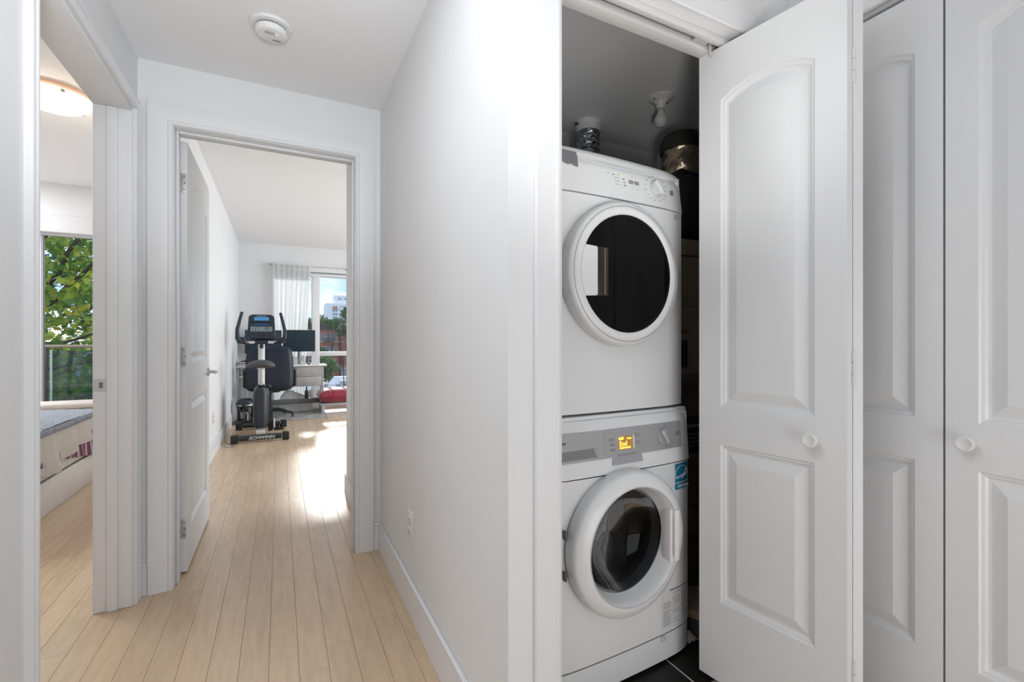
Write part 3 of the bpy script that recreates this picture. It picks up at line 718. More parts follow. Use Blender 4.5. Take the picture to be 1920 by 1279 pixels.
# small square logo on the front at right
b = B(); 
for (x0, x1, z0, z1) in ((.541, .559, .680-.004, .6815-.004), (.541, .559, .6645, .666), (.541, .5425, .6645, .6775), (.5575, .559, .6645, .6775)): b.box(x0, x1, -.006, -.0035, z0-.006, z1-.006)
b.build('square_mark', print_m, t)
b = B(); arc_lathe(b, [(.226, -.004), (.229, .010), (.228, .036), (.223, .044), (.213, .0465)], DC[0], DC[1], -.008); b.build('door_rim', mat('rim_white', (.76, .765, .77), .25), t, ang=50)
b = B(); arc_lathe(b, [(.212, .0465), (.211, .048), (.20, .050), (.189, .0495), (.185, .046), (.184, .040)], DC[0], DC[1], -.008); b.build('door_ring', appl_m, t, ang=50, label='round white dryer door ring')
b = B(); arc_lathe(b, [(.2145, .0462), (.2125, .0462)], DC[0], DC[1], -.008); b.build('ring_groove', seam_m, t)
b = B(); arc_lathe(b, [(.186, .046), (.10, .048), (0, .0485)], DC[0], DC[1], -.008); b.build('door_glass', dglass_m, t)
b = B(); arc_lathe(b, [(.18, .035), (.175, -.04), (.168, -.09), (.23, -.11), (.24, -.16), (.24, -.42), (.20, -.46), (0, -.47)], DC[0], DC[1], -.008); b.build('drum', ddrum_m, t)
b = B()
for i in range(6):
    for j in range(5):
        b.ball((DC[0]-.06+i*.022+(j % 2)*.011, .44, DC[1]+.0+j*.02), .005, .004, .005, 8, 5)
b.build('drum_hole', black_m, t, kind='stuff')
# handle: white plate over left of glass with dark grip pocket
b = B()
ps = [(-.176+0, 0)]
pl = [(DC[0]-.126, .070), (DC[0]-.130, .074)]+[(DC[0]+.188*cos(R(a)), .188*sin(R(a))) for a in range(156, 205, 6)]+[(DC[0]-.130, -.074), (DC[0]-.126, -.070)]
b.prism([(x, DC[1]+z) for (x, z) in pl], -.0585, -.052, bev=.001); b.build('door_handle', appl_m, t)
b = B(); b.box(DC[0]-.126, DC[0]-.084, -.0575, -.054, DC[1]-.074, DC[1]+.074, bev=.0015); b.build('grip_pocket', mat('pocket_black', (.01, .01, .012), .15), t)
b = B(); b.cyl((DC[0]-.098, -.0575, DC[1]-.07), (DC[0]-.098, -.0575, DC[1]+.07), .003, n=8); b.build('grip_edge', mat('amber_edge', (.25, .12, .06), .25), t)
for z in (.085, -.085):
    b = B(); b.cyl((.046, -.004, DC[1]+z), (.046, -.0095, DC[1]+z), .0055, n=12); b.build('hinge_screw', dgray_m, t)
for (x, y) in ((.05, .06), (.52, .045), (.05, .55), (.545, .55)):
    b = B(); b.box(x-.03, x+.03, y-.015, y+.015, -.003, .005, bev=.001); b.build('foot', bot, t)
# duct tape on the dryer corner
t4 = thing('duct_tape', 'torn grey duct tape on the top left corner of the dryer', 'tape', (MO[0], MO[1], .861), MR)
b = B(MF2); b.grid(lambda u, v: Vector((.045+.075*u, fx(.045+.075*u)-.0015-.0, .085+.042*v+(.004*sin(u*9)*(1-v)))), 6, 3)
b.grid(lambda u, v: Vector((.100+.023*u, fx(.1)-.0022, .082+.037*v-.004*u)), 3, 2)
b.build('tape_strip', mat('tape_grey', (.19, .19, .20), .45, bump=.3, bscale=150), t4)
b = B(); b.box(.04, .115, .04, .10, .8325, .8335, bev=.0002); b.build('tape_strip', MATS['tape_grey'], t4)

# ================================================================ closet fittings
t = thing('ceiling_bulb', 'bare unlit bulb in a white porcelain holder on the closet ceiling', 'light', (1.696, 1.72, 2.30))
b = B(); b.lathe([(0, 0), (.062, 0), (.063, .005), (.055, .011), (.036, .018), (.026, .028), (.022, .045), (.021, .055), (.018, .055)], 36, MZ); b.build('lampholder', mat('porcelain', (.72, .71, .69), .2), t)
for x in (.045, -.045):
    b = B(); b.cyl((x, 0, -.018), (x, 0, -.009), .005, n=10); b.build('screw', dgray_m, t)
b = B(); b.lathe([(.014, .054), (.014, .064), (.018, .074), (.029, .095), (.033, .112), (.030, .130), (.018, .143), (0, .147)], 28, MZ); b.build('bulb', mat('bulb_glass', (.62, .62, .60), .08, spec=.8), t)
b = B(); b.lathe([(.0145, .052), (.0145, .060)], 20, MZ, caps=False); b.build('bulb_cap', steel_m, t)
def crinkle(z0, z1, r, pitch, amp, cx_, cy_, seed, n=40, m_=60):
    rr = random.Random(seed); ph = [rr.random()*6 for _ in range(6)]
    def f(u, v):
        a = 2*pi*u; z = z0+(z1-z0)*v
        rad = r+amp*.7*sin(2*pi*(z/pitch)+a)+amp*.5*sin(5*a+ph[0]+60*z)+amp*.45*sin(9*a+ph[1]-130*z)
        return Vector((cx_+rad*cos(a), cy_+rad*sin(a), z))
    return f, n, m_
foil = mat('crinkled_foil', (.42, .45, .50), .22, metal=1, bump=.8, bscale=55)
t = thing('exhaust_duct', 'foil flex duct rising behind the dryer to a white ceiling collar', 'duct', (1.53, 2.10, 1.2))
b = B(); b.lathe([(.070, 0), (.070, .055), (.062, .058), (.058, .058)], 32, Matrix.Translation((0, 0, 2.30-1.2)) @ MZ); b.build('ceiling_collar', appl2_m, t)
f, n_, m_ = crinkle(0, 1.06, .062, .030, .005, 0, 0, 2, 36, 260); b = B(); b.grid(f, n_, m_, closeu=True); b.build('flex_duct', foil, t, ang=80)
b = B(); b.box(-.086, -.060, -.01, .01, 1.075, 1.085, bev=.002); b.box(.060, .098, -.01, .01, 1.07, 1.085, bev=.002, M=Matrix.Rotation(R(8), 4, 'Z')); b.lathe([(.0645, 1.04), (.066, 1.045), (.066, 1.055), (.0645, 1.06)], 30); b.build('clamp', mat('clamp_steel', (.2, .2, .22), .35, metal=.9), t)
t = thing('foil_duct_elbow', 'crinkled foil duct with dark cap above the black bag in the closet corner', 'duct', (1.80, 1.68, 1.90))
f, n_, m_ = crinkle(0, .14, .100, .09, .003, 0, 0, 5, 60, 40); b = B(); b.grid(f, n_, m_, closeu=True); b.build('flex_duct', mat('warm_reflection_foil', (.50, .40, .30), .22, metal=1, bump=1, bscale=30), t, ang=80)  # orange reflection put into the foil's base colour
b = B(); b.lathe([(.108, .13), (.110, .17), (.09, .21), (.05, .23), (0, .232)], 32); b.build('duct_cap', mat('dark_rubber', (.02, .018, .016), .6), t)

# boxes and things beside the machines
bw = mat('brown_cardboard', (.17, .12, .085), .85, noise=.1, nscale=8)
tanm = mat('tan_canvas', (.30, .25, .19), .9, noise=.08, nscale=12, bump=.4, bscale=300)
def cbox(name, label, z0, z1, m, x0=1.42, x1=1.80, y0=1.45, y1=1.85, cat='box', dx=0, lid=True):
    t = thing(name, label, cat, ((x0+x1)/2+dx, (y0+y1)/2, z0), 0, 'boxes stacked beside the laundry machines'); w_ = (x1-x0)/2; d_ = (y1-y0)/2; h_ = z1-z0-.001
    b = B(); b.box(-w_, w_, -d_, d_, 0, h_ if not lid else h_-.001, bev=.003); b.build('carton', m, t)
    return t, w_, d_, h_
t, w_, d_, h_ = cbox('cardboard_box', 'plain brown cardboard box at the bottom of the closet stack', 0.001, .37, bw)
b = B(); b.box(-w_, w_, -d_-.001, -d_+.001, h_*.55, h_*.55+.05); b.build('packing_tape', mat('tape_brown', (.11, .08, .055), .3), t)
t, w_, d_, h_ = cbox('cardboard_box', 'second brown cardboard box from the floor in the closet stack', .37, .60, bw, dx=.01)
b = B(); b.box(-w_, w_, -d_-.001, -d_+.001, .15, .17); b.build('packing_tape', MATS['tape_brown'], t)
t, w_, d_, h_ = cbox('cardboard_box', 'flat black box with pale lettering in the closet stack', .60, .76, mat('black_card', (.02, .02, .022), .6))
b = B(); b.box(-.10, .12, -d_-.0010, -d_+.001, .112, .126); b.build('pale_stripe', print_m, t)
b = B()
for k in range(4): b.box(-.15, .15-.03*k, -d_-.0010, -d_+.001, .03+k*.017, .034+k*.017)
b.build('print_line', dgray_m, t)
t, w_, d_, h_ = cbox('cardboard_box', 'brown cardboard box with printed lines above the black box', .76, .945, bw)
b = B()
rr = random.Random(9)
for k in range(7):
    x = -.16
    while x < .16:
        w2 = rr.uniform(.01, .035); b.box(x, min(x+w2, .17), -d_-.0010, -d_+.001, .085+k*.0125, .089+k*.0125); x += w2+.006
b.build('print_line', mat('box_print', (.055, .04, .035), .7), t, kind='stuff')
t, w_, d_, h_ = cbox('storage_box', 'tall tan box with a black square and red letters on top of the stack', .945, 1.24, tanm)
b = B(); b.box(-w_+.03, -.027, -d_-.001, -d_+.001, .030, .148); b.build('black_square', black_m, t)
text('lettering', 'ton', .035, mat('red_print', (.20, .02, .02), .6), t, (-.045, -d_-.0012, .188), bold=.0008)
t, w_, d_, h_ = cbox('canvas_bin', 'tan canvas storage bin with dark strap seam under the black bag', 1.24, 1.535, tanm)
b = B(); b.tube([(-w_, -d_-.001, .215), (0, -d_-.003, .220), (w_, -d_-.001, .235)], .003, 6); b.build('strap', mat('dark_strap', (.05, .035, .025), .8), t)
t = thing('black_bag', 'bulging black fabric bag on top of the tan bin', 'bag', (1.70, 1.66, 1.536))
def bagf(u, v):
    a = 2*pi*u; ph = pi*(v-.5); r = 1+.04*sin(3*a+2*v)+.03*sin(7*a)
    cx_, sx_ = cos(a), sin(a); q_ = (abs(cx_)**3+abs(sx_)**3)**(-1/3)
    c = max(0, cos(ph))**.55
    return Vector((.215*cx_*q_*c*r, .21*sx_*q_*c*r, .165+.165*(1 if ph > 0 else -1)*abs(sin(ph))**.8*(1.0)))
b = B(); b.grid(bagf, 40, 20, closeu=True); b.build('bag_body', mat('black_fabric', (.008, .009, .008), .85, bump=.5, bscale=200), t, ang=80)
b = B(); b.tube([(-.1, -.10, .31), (-.06, -.12, .335), (.06, -.12, .335), (.1, -.10, .31)], .008, 8); b.build('bag_strap', black_m, t)
t = thing('lidded_tub', 'small round tan tub with lid on the closet floor', 'tub', (1.452, 1.255, 0.001))
b = B(); b.lathe([(.085, 0), (.098, .085), (.099, .088)], 32); b.build('tub_body', mat('tub_clear', (.10, .10, .10), .3), t)
b = B(); b.lathe([(.104, .070), (.106, .075), (.106, .092), (.100, .097), (0, .098)], 32); b.build('lid', mat('tub_tan', (.36, .27, .19), .5), t)
t = thing('crumpled_rag', 'small crumpled white rag beside the washing machine foot', 'rag', (1.326, 1.21, .001))
rr = random.Random(4); b = B(); b.grid(lambda u, v: Vector(((u-.5)*.05+rr.uniform(-.003, .003), (v-.5)*.05+rr.uniform(-.003, .003), .012+.030*(1-abs(2*u-1))*(1-abs(2*v-1))+rr.uniform(0, .008))), 7, 7)
o = b.build('cloth', mat('rag_white', (.42, .40, .38), .9), t, ang=80); md = o.modifiers.new('solid', 'SOLIDIFY'); md.thickness = .003

# ================================================================ study windows
def window(name, label, Y, xs, z0, zt, z1, m=trim_m, fr=.045, dep=.09, pane_m=glass_m):
    """xs: list of (x0,x1) pane spans; z0..zt lower lights, zt2..z1 upper"""
    t = thing(name, label, 'window', (0, Y, 0), kind='structure')
    xa, xb = xs[0][0]-fr, xs[-1][1]+fr
    b = B(); b.box(xa, xb, 0, dep, z0-fr, z0, bev=.004); b.build('frame_rail', m, t); b = B(); b.box(xa, xb, 0, dep, z1, z1+fr, bev=.004); b.build('frame_rail', m, t)
    b = B(); b.box(xa, xb, .01, dep, zt-.035, zt+.035, bev=.004); b.build('transom', m, t)
    edges = [(xa, xs[0][0])]+[(xs[i][1], xs[i+1][0]) for i in range(len(xs)-1)]+[(xs[-1][1], xb)]
    for (a, c) in edges:
        b = B(); b.box(a, c, .003, dep-.002, z0-.001, z1+.001, bev=.004); b.build('mullion', m, t)
    for (a, c) in xs:
        for (za, zb) in ((z0, zt-.035), (zt+.035, z1)):
            b = B(); w_ = .004
            b.box(a, c, .055, .062, za, za+w_); b.box(a, c, .055, .062, zb-w_, zb); b.box(a, a+w_, .055, .062, za, zb); b.box(c-w_, c, .055, .062, za, zb)
            b.build('gasket', mat('gasket_grey', (.12, .14, .17), .5), t)
            b = B(); b.box(a, c, .064, .070, za, zb); b.build('pane', pane_m, t, smooth=False)
    return t
window('window_1', 'white framed study window with upper and lower panes', 8.24, [(-.07, .478), (.594, 1.022), (1.135, 1.56), (1.67, 2.10), (2.21, 2.64)], .13, .878, 2.155)
window('window_2', 'white framed bedroom window overlooking the balcony', 5.99, [(-2.98, -2.56), (-2.46, -2.14), (-2.045, -1.652)], .13, .40, 2.115, fr=.05)
b = B(); b.box(-3.28, -1.57, 5.895, 5.945, 2.13, 2.30, bev=.01); o = b.build('blind_cassette', mat('cassette_white', (.78, .78, .79), .4)); tag(o, 'white roller blind cassette above the bedroom window', 'blind')

# curtain and rod
t = thing('curtain_rod', 'thin white curtain rod above the study window', 'curtain rod', (0, 8.11, 2.285))
b = B(); b.cyl((-.12, 0, 0), (2.9, 0, 0), .006, n=10); b.build('rod', mat('rod_white', (.5, .5, .5), .4), t)
for x in (-.10, 1.0, 2.8):
    b = B(); b.box(x-.012, x+.012, -.004, .088, -.006, .010, bev=.002); b.build('bracket', mat('bracket_dark', (.14, .13, .12), .4), t)
b = B(); b.ball((-.125, 0, 0), .013); b.build('finial', MATS['bracket_dark'], t)
t = thing('sheer_curtain', 'white sheer curtain hanging left of the study window', 'curtain', (0, 8.10, 0))
def curt(u, v):
    z = 2.275-2.22*v; xl = -.14+.04*v; xr = .452-.115*min(v, .7)
    a = u*2*pi*8.0
    x = xl+(xr-xl)*u+.008*sin(a*2+1)*v
    return Vector((x, .028*(.3+.7*min(1, v*3))*sin(a+.6*sin(3*v))+.012*sin(a*2.3+2*v), z))
sh = sheer('sheer_white', (.90, .90, .90), .06, .6)
b = B(); b.grid(curt, 150, 30); b.build('panel', sh, t, ang=180)
b = B(); b.grid(lambda u, v: curt(u, .0)+Vector((0, -.004, .012-.03*v)), 150, 1); b.build('heading', sheer('sheer_head', (.84, .84, .84), .05, .35), t, ang=180)

# ================================================================ desk
deskw = mat('white_desk', (.74, .74, .74), .4); drawm = mat('grey_wood_laminate', (.42, .41, .40), .5, noise=.12, nscale=14)
t = thing('desk', 'white desk with grey drawers standing under the study window', 'desk', (.04, 7.92, 0))
b = B(); b.box(-.595, .615, -.26, .135, .705, .730, bev=.003); b.build('desktop', deskw, t)
for (x, y) in ((-.585, -.20), (.545, -.20), (-.585, .11), (.545, .11)):
    b = B(); b.box(x-.0, x+.025, y-.015, y+.015, .001, .705, bev=.003); b.build('leg', mat('desk_leg_grey', (.45, .45, .46), .4, metal=.5), t)
b = B(); b.box(.110, .540, -.225, .10, .400, .704, bev=.003); b.build('drawer_case', drawm, t)
for (z0, z1) in ((.405, .548), (.553, .700)):
    b = B(); b.box(.112, .538, -.240, -.226, z0, z1, bev=.002); b.build('drawer', drawm, t)
b = B(); b.box(-.56, .52, -.215, -.185, .14, .215, bev=.003); b.build('lower_beam', mat('dark_grey_beam', (.16, .165, .17), .5), t)
for x in (-.47,):
    b = B(); b.box(x, x+.02, -.21, -.19, .001, .70, bev=.002); b.build('side_post', deskw, t)
b = B(); b.box(-.56, -.50, -.21, .10, .56, .58, bev=.002); b.build('shelf', deskw, t)
def monitor(label, cx_, cy_, w_, z0, z1, rz, parentz=.7305):
    t = thing('monitor', label, 'monitor', (cx_, cy_, parentz), rz, 'monitors on the desk'); zb = z0-parentz; zt_ = z1-parentz
    b = B(); b.box(-w_/2, w_/2, -.012, .018, zb, zt_, bev=.004); b.build('bezel', mat('monitor_black', (.012, .014, .017), .4), t)
    b = B(); b.box(-w_/2+.006, w_/2-.006, -.0132, -.0125, zb+.008, zt_-.006); b.build('screen', mat('screen_off', (.016, .034, .050), .3), t)
    b = B(); b.box(-.022, .022, .018, .035, .01, zb+.12, bev=.004); b.build('stand_neck', steel_m, t)
    b = B(); b.box(-.10, .10, -.06, .08, 0, .010, bev=.004); b.build('stand_foot', steel_m, t)
    return t
monitor('right black monitor on the desk in front of the curtain', .275, 7.93, .46, .925, 1.262, R(-6))
monitor('left black monitor on the desk behind the exercise bike', -.215, 7.94, .49, .90, 1.255, R(4))
# small things on desk
t = thing('paper_stack', 'stack of papers and folders on the left end of the desk', 'papers', (-.44, 7.80, .7305))
for k in range(5):
    b = B(); b.box(-.09, .09, -.11, .11, k*.011, k*.011+.010, bev=.001, M=Matrix.Rotation(R((-1)**k*3*k), 4, 'Z')); b.build('folder', [deskw, mat('folder_grey', (.35, .36, .38), .6), deskw, mat('folder_blue', (.12, .15, .19), .6), deskw][k], t)
t = thing('desk_tray', 'small black tray on the paper stack', 'tray', (-.43, 7.80, .7866))
b = B(); b.box(-.07, .07, -.09, .09, .0, .012, bev=.003); b.prism([(-.04, .012), (.05, .012), (.01, .045)], -.06, .06, bev=.004); b.build('tray_body', black_m, t)
t = thing('computer_mouse', 'dark computer mouse on the right of the desk', 'mouse', (.40, 7.72, .7305))
b = B(); b.ball((0, 0, .010), .028, .045, .018); o = b.build('shell', black_m, t)
for v in o.data.vertices:
    if v.co.z < .0005: v.co.z = .0005
t = thing('desk_lamp', 'slim white triangular lamp stand beside the right monitor', 'lamp', (.46, 7.99, .7305))
b = B(); b.lathe([(.045, 0), (.045, .006), (.006, .02), (.004, .16), (0, .162)], 20); b.build('stand', deskw, t)
t = thing('water_bottle', 'dark slim bottle on the floor beam under the desk', 'bottle', (.37, 7.70, .2165))
t.location = (.37, 7.72, .2165)
b = B(); b.lathe([(0, 0), (.026, 0), (.027, .01), (.027, .10), (.022, .12), (.011, .135), (.011, .15), (0, .15)], 20); b.build('bottle_body', mat('bottle_navy', (.03, .04, .07), .3), t)
b = B(); b.lathe([(.012, .15), (.013, .152), (.013, .170), (0, .171)], 16); b.build('cap', black_m, t)
t = thing('plastic_sheet', 'crumpled translucent white plastic sheet piled under the desk', 'plastic sheet', (.22, 7.90, 0.012))
rr = random.Random(12); NN = 26; hts = [[rr.random() for _ in range(NN+1)] for _ in range(NN+1)]
def plf(u, v):
    i, j = int(round(u*NN)), int(round(v*NN)); e = (1-abs(2*u-1)**3)*(1-abs(2*v-1)**3)
    return Vector(((u-.5)*.50+.02*(hts[j][i]-.5), (v-.5)*.26+.02*(hts[i][j]-.5), .01+(.25+.06*sin(5*u+1))*e**.6+.06*hts[j][i]*e))
b = B(); b.grid(plf, NN, NN); o = b.build('sheet', sheer('plastic_white', (.90, .90, .89), .03, .5), t, ang=20)
t = thing('house_plant', 'small trailing green plant on the window sill behind the desk', 'plant', (.455, 8.135, .001))
b = B(); b.lathe([(0, 0), (.035, 0), (.045, .30), (.040, .30), (.038, .28), (0, .28)], 20); b.build('pot', mat('pot_white', (.7, .7, .7), .4), t)
b = B(); rr = random.Random(21)
for k in range(46):
    a = rr.uniform(0, 2*pi); r0 = rr.uniform(.0, .07); h0 = .30+rr.uniform(-.04, .12); s_ = .02
    p0 = Vector((r0*cos(a), -abs(r0*sin(a))*.6, h0)); d1_ = Vector((cos(a), sin(a), rr.uniform(-.6, .6))).normalized()*s_; d2_ = Vector((-sin(a), cos(a), 0))*s_*.4
    b.quad([p0, p0+d1_*.5+d2_, p0+d1_, p0+d1_*.5-d2_])
b.build('leaf', leafmat('plant_green', (.03, .09, .03), (.08, .18, .05), .3), t, kind='stuff')

# ================================================================ office chair
navy = mat('navy_upholstery', (.010, .016, .032), .6, bump=.3, bscale=400)
t = thing('office_chair', 'navy blue office chair with its back to the doorway at the desk', 'chair', (-.115, 7.30, .022))
def superblob(b, c, rx, ry, rz, e=.45, e2=.6, n=40, m_=24, dent=0):
    def f(u, v):
        a = 2*pi*u; ph = pi*(v-.5)
        def s(x, p_): return (1 if x >= 0 else -1)*abs(x)**p_
        cp = s(cos(ph), e2)
        return Vector((c[0]+rx*cp*s(cos(a), e2), c[1]+ry*s(sin(ph), 1.0)*.0+ry*cp*s(sin(a), e2), c[2]+rz*s(sin(ph), e2)))
    b.grid(f, n, m_, closeu=True)
def backf(u, v):
    # rounded shield outline extruded with pillow depth, built as closed surface around y
    a = 2*pi*u; r = v
    return None
def pillow(b, cx_, cy_, z0, z1, wb, wt, th, tilt=0, n=28, m_=24):
    """padded back: width varies bottom wb to top wt, corners rounded"""
    H_ = z1-z0
    for side in (-1, 1):
        def f(u, v):
            sx = 2*u-1; sz = 2*v-1
            # map square to rounded square
            px = sx*math.sqrt(max(0, 1-.20*sz**4)); pz = sz*math.sqrt(max(0, 1-.20*sx**4))
            w_ = (wb+(wt-wb)*v)/2*1.06
            d_ = th/2*(1-max(abs(sx), abs(sz))**4)**.5
            z = (z0+z1)/2+pz*H_/2*1.02
            return Vector((cx_+px*w_, cy_+side*d_+.02*sx*sx*-1*0+tilt*(z-z0), z))
        b.grid(f, n, m_)
b = B(); pillow(b, 0, -.23, .385, 1.00, .56, .53, .09, .03); b.build('backrest', navy, t, ang=70)
b = B(); pillow(b, 0, -.243, .395, .99, .535, .505, .07, .03); o = b.build('back_shell', mat('navy_shell', (.009, .015, .030), .4), t, ang=70)
b = B(); b.box(-.25, .25, -.20, .25, .40, .49, bev=.035, seg=3); b.build('seat', navy, t)
b = B(); b.box(-.03, .03, -.25, -.1, .36, .40, bev=.008); b.box(-.12, .12, -.12, .12, .355, .40, bev=.01); b.build('tilt_mechanism', black_m, t)
b = B(); b.cyl((0, 0, .20), (0, 0, .36), .018, n=14); b.cyl((0, 0, .09), (0, 0, .22), .027, n=14); b.build('gas_column', black_m, t)
for s_ in (-1, 1):
    b = B(); b.box(s_*.30-.035, s_*.30+.035, -.16, .14, .660, .695, bev=.012); a_ = b.build('armrest', mat('arm_grey', (.12, .14, .17), .5), t)
    b = B(); b.tube([(s_*.24, .0, .41), (s_*.31, 0, .44), (s_*.31, 0, .66)], .022, 10); b.build('arm_post', black_m, a_)
for k in range(5):
    a = R(-20+72*k); e_ = Vector((.30*cos(a), .30*sin(a), 0))
    b = B(); b.tube([(0, 0, .11), (e_.x*.5, e_.y*.5, .098), (e_.x, e_.y, .060)], [.026, .020, .014], 8); l_ = b.build('base_arm', black_m, t)
    b = B(); b.cyl((e_.x-.012, e_.y, .025), (e_.x-.002, e_.y, .025), .024, n=14); b.cyl((e_.x+.002, e_.y, .025), (e_.x+.012, e_.y, .025), .024, n=14); b.cyl((e_.x, e_.y, .03), (e_.x, e_.y, .065), .006, n=8); b.build('caster', black_m, l_)

# rug
t = thing('shag_rug', 'grey and white shaggy rug under the desk and chair', 'rug', (.0, 7.45, .001))
b = B(); b.box(-.52, .62, -.44, .55, 0, .010, bev=.003); b.build('backing', mat('rug_base', (.40, .39, .38), .95), t)
b = B(); rr = random.Random(8)
for k in range(9000):
    x = rr.uniform(-.52, .62); y = rr.uniform(-.45, .55); a = rr.uniform(0, 2*pi); l_ = rr.uniform(.012, .026); w_ = .0022
    p0 = Vector((x, y, .009)); tip = Vector((x+l_*.8*cos(a), y+l_*.8*sin(a), .009+l_*rr.uniform(.3, .9))); sd_ = Vector((-sin(a), cos(a), 0))*w_
    vs_ = [b.bm.verts.new(p_) for p_ in (p0-sd_, p0+sd_, tip)]; b.bm.faces.new(vs_)
rugm = mat('rug_pile', (.50, .49, .48), .95, noise=.55, nscale=14)
b.build('pile', rugm, t, smooth=False, kind='stuff', recalc=False)

# ================================================================ exercise bike
t = thing('exercise_bike', 'dark upright exercise bike with console facing the doorway', 'exercise bike', (-.182, 5.70, 0.001), R(1))
gun = mat('gunmetal', (.030, .036, .044), .4, metal=.3); blu = mat('dark_blue_plastic', (.016, .026, .044), .4); silv = mat('silver_tube', (.62, .62, .63), .3, metal=.6)
def stab(y, w_, lab=None):
    b = B(); b.cyl((-w_+.04, y, .047), (w_-.04, y, .047), .030, n=20); s_ = b.build('stabilizer', gun, t)
    for q_ in (-1, 1):
        b = B(); b.box(q_*w_-.035, q_*w_+.035, y-.038, y+.038, 0, .088, bev=.012); b.build('foot_cap', black_m, s_)
    return s_
s1 = stab(0, .245); s2 = stab(.85, .245)
text('lettering', 'SCHWINN', .047, mat('bike_letter', (.62, .63, .64), .5), s1, (.01, -.0305, .047), (R(90), 0, 0), sx=1.1, shear=.25, bold=.0012)
b = B(); b.box(-.045, .045, -.01, .14, .075, .125, bev=.008); b.tube([(0, .0, .09), (0, .40, .11), (0, .85, .07)], .032, 12); b.build('frame_rail', silv, t)
# shroud: tall rounded body
def shr(u, v):
    a = 2*pi*u; z = .115+.455*v
    w_ = .083*(1-max(0, v-.80)**2*9)*(1-max(0, .12-v)**2*20); l_ = .26*(1-.45*max(0, v-.3)**1.2)
    cx_, sx_ = cos(a), sin(a); q_ = (abs(cx_)**3+abs(sx_)**3)**(-1/3)
    return Vector((w_*cx_*q_, .36+l_*sx_*q_-.03*v, z))
b = B(); rows = b.grid(shr, 36, 20, closeu=True); b.bm.faces.new(rows[0]); b.bm.faces.new(rows[-1]); b.build('shroud', gun, t, ang=50)
b = B(); b.cyl((.070, .36, .185), (.118, .36, .185), .140, n=36); b.build('crank_disc', black_m, t)
for (s_, a) in ((1, 222), (-1, 42)):
    x = s_*.130; ax = Vector((x, .36, .185)); e_ = ax+Vector((0, .150*cos(R(a)), .150*sin(R(a))))
    b = B(); b.tube([ax, e_], .012, 8); c_ = b.build('crank', silv, t)
    b = B(); b.box(min(x, x+s_*.10), max(x, x+s_*.10), e_.y-.05, e_.y+.05, e_.z-.012, e_.z+.016, bev=.006); b.tube([(x+s_*.03, e_.y-.04, e_.z+.015), (x+s_*.05, e_.y-.01, e_.z+.06), (x+s_*.08, e_.y+.03, e_.z+.02)], .009, 8, sx=2.2); b.build('pedal', black_m, c_)
b = B(); b.cyl((0, .22, .55), (0, .13, .80), .022, n=16); b.build('seat_post', silv, t)
b = B(); b.cyl((0, .235, .50), (0, .20, .60), .032, n=16); b.build('post_sleeve', gun, t)
b = B(); b.cyl((.03, .21, .575), (.075, .21, .575), .014, n=14); b.ball((.08, .21, .575), .022); b.build('adjust_knob', black_m, t)
b = B(); b.box(-.035, .035, .08, .19, .775, .805, bev=.006); b.tube([(-.03, .08, .80), (-.045, .13, .83)], .006); b.tube([(.03, .08, .80), (.045, .13, .83)], .006); b.build('seat_clamp', silv, t)
def sad(u, v):
    a = 2*pi*u; ph = pi*(v-.5); c_ = cos(ph)**.7
    y = .26*0+.14*sin(a)*c_; fr_ = (y+.14)/.28; w_ = .150*(1-fr_)**.6+.035
    return Vector((min(.155, w_)*cos(a)*c_, .13+y, .835+.045*sin(ph)-(.035*(abs(cos(a))*c_)**2)*(1-fr_)+.012*0))
b = B(); b.grid(sad, 40, 16, closeu=True); b.build('saddle', mat('saddle_grey', (.06, .062, .07), .5), t, ang=70)
# mast
b = B(); b.tube([(0, .50, .50), (0, .60, .80), (0, .64, 1.08)], .036, 14, sx=1.0); b.build('mast', mat('mast_white', (.66, .66, .66), .35), t, label='light grey mast')
b = B(); b.box(-.055, .055, .60, .68, 1.05, 1.10, bev=.015); b.box(-.02, .02, .575, .62, 1.0, 1.06, bev=.005); b.build('mast_collar', blu, t)
# console
MCn = Matrix.Translation((0, .64, 1.11)) @ Matrix.Rotation(R(-14), 4, 'X')
def rr_poly(x0, x1, z0, z1, r, n=5, taper=0):
    p = []
    for (cx_, cz_, a0) in ((x1-r, z0+r, -90), (x1-r-taper, z1-r, 0), (x0+r+taper, z1-r, 90), (x0+r, z0+r, 180)):
        for k in range(n+1): a = R(a0+90*k/n); p.append((cx_+r*cos(a), cz_+r*sin(a)))
    return p
b = B(MCn); b.prism(rr_poly(-.150, .150, 0, .30, .04, taper=.012), -.035, .045, bev=.012); con = b.build('console', blu, t)
b = B(MCn); b.prism(rr_poly(-.078, .078, .225, .268, .008), -.039, -.034); b.build('display', mat('lcd_blue', (.04, .16, .34), .2, emit=(.05, .22, .48), es=.5), con)
b = B(MCn); b.prism(rr_poly(-.078, .078, .165, .19, .006), -.038, -.034); b.build('display', mat('lcd_dark_blue', (.015, .05, .13), .2, emit=(.01, .05, .16), es=.3), con)
b = B(MCn); b.prism(rr_poly(-.118, .118, .200, .218, .004), -.046, -.034, bev=.002); b.build('book_ledge', black_m, con)
b = B(MCn); b.prism(rr_poly(-.118, .118, .085, .150, .008), -.0375, -.034); kp = b.build('keypad', mat('keypad_teal', (.10, .16, .18), .5), con)
kc = [(.55, .6, .6), (.5, .55, .55), (.12, .45, .15), (.5, .08, .1), (.5, .5, .55)]
rr = random.Random(6)
for i in range(9):
    for j in range(3):
        if abs(i-4) < 1 and j == 1: continue
        x = -.104+i*.026; z = .098+j*.019; c_ = 0
        if (i, j) == (2, 2): c_ = 2
        if (i, j) in ((6, 2), (6, 1)): c_ = 3
        b = B(MCn); b.box(x-.007, x+.007, -.0395, -.037, z-.004, z+.004); b.build('key', mat('key_%d' % c_, kc[c_], .5), kp)
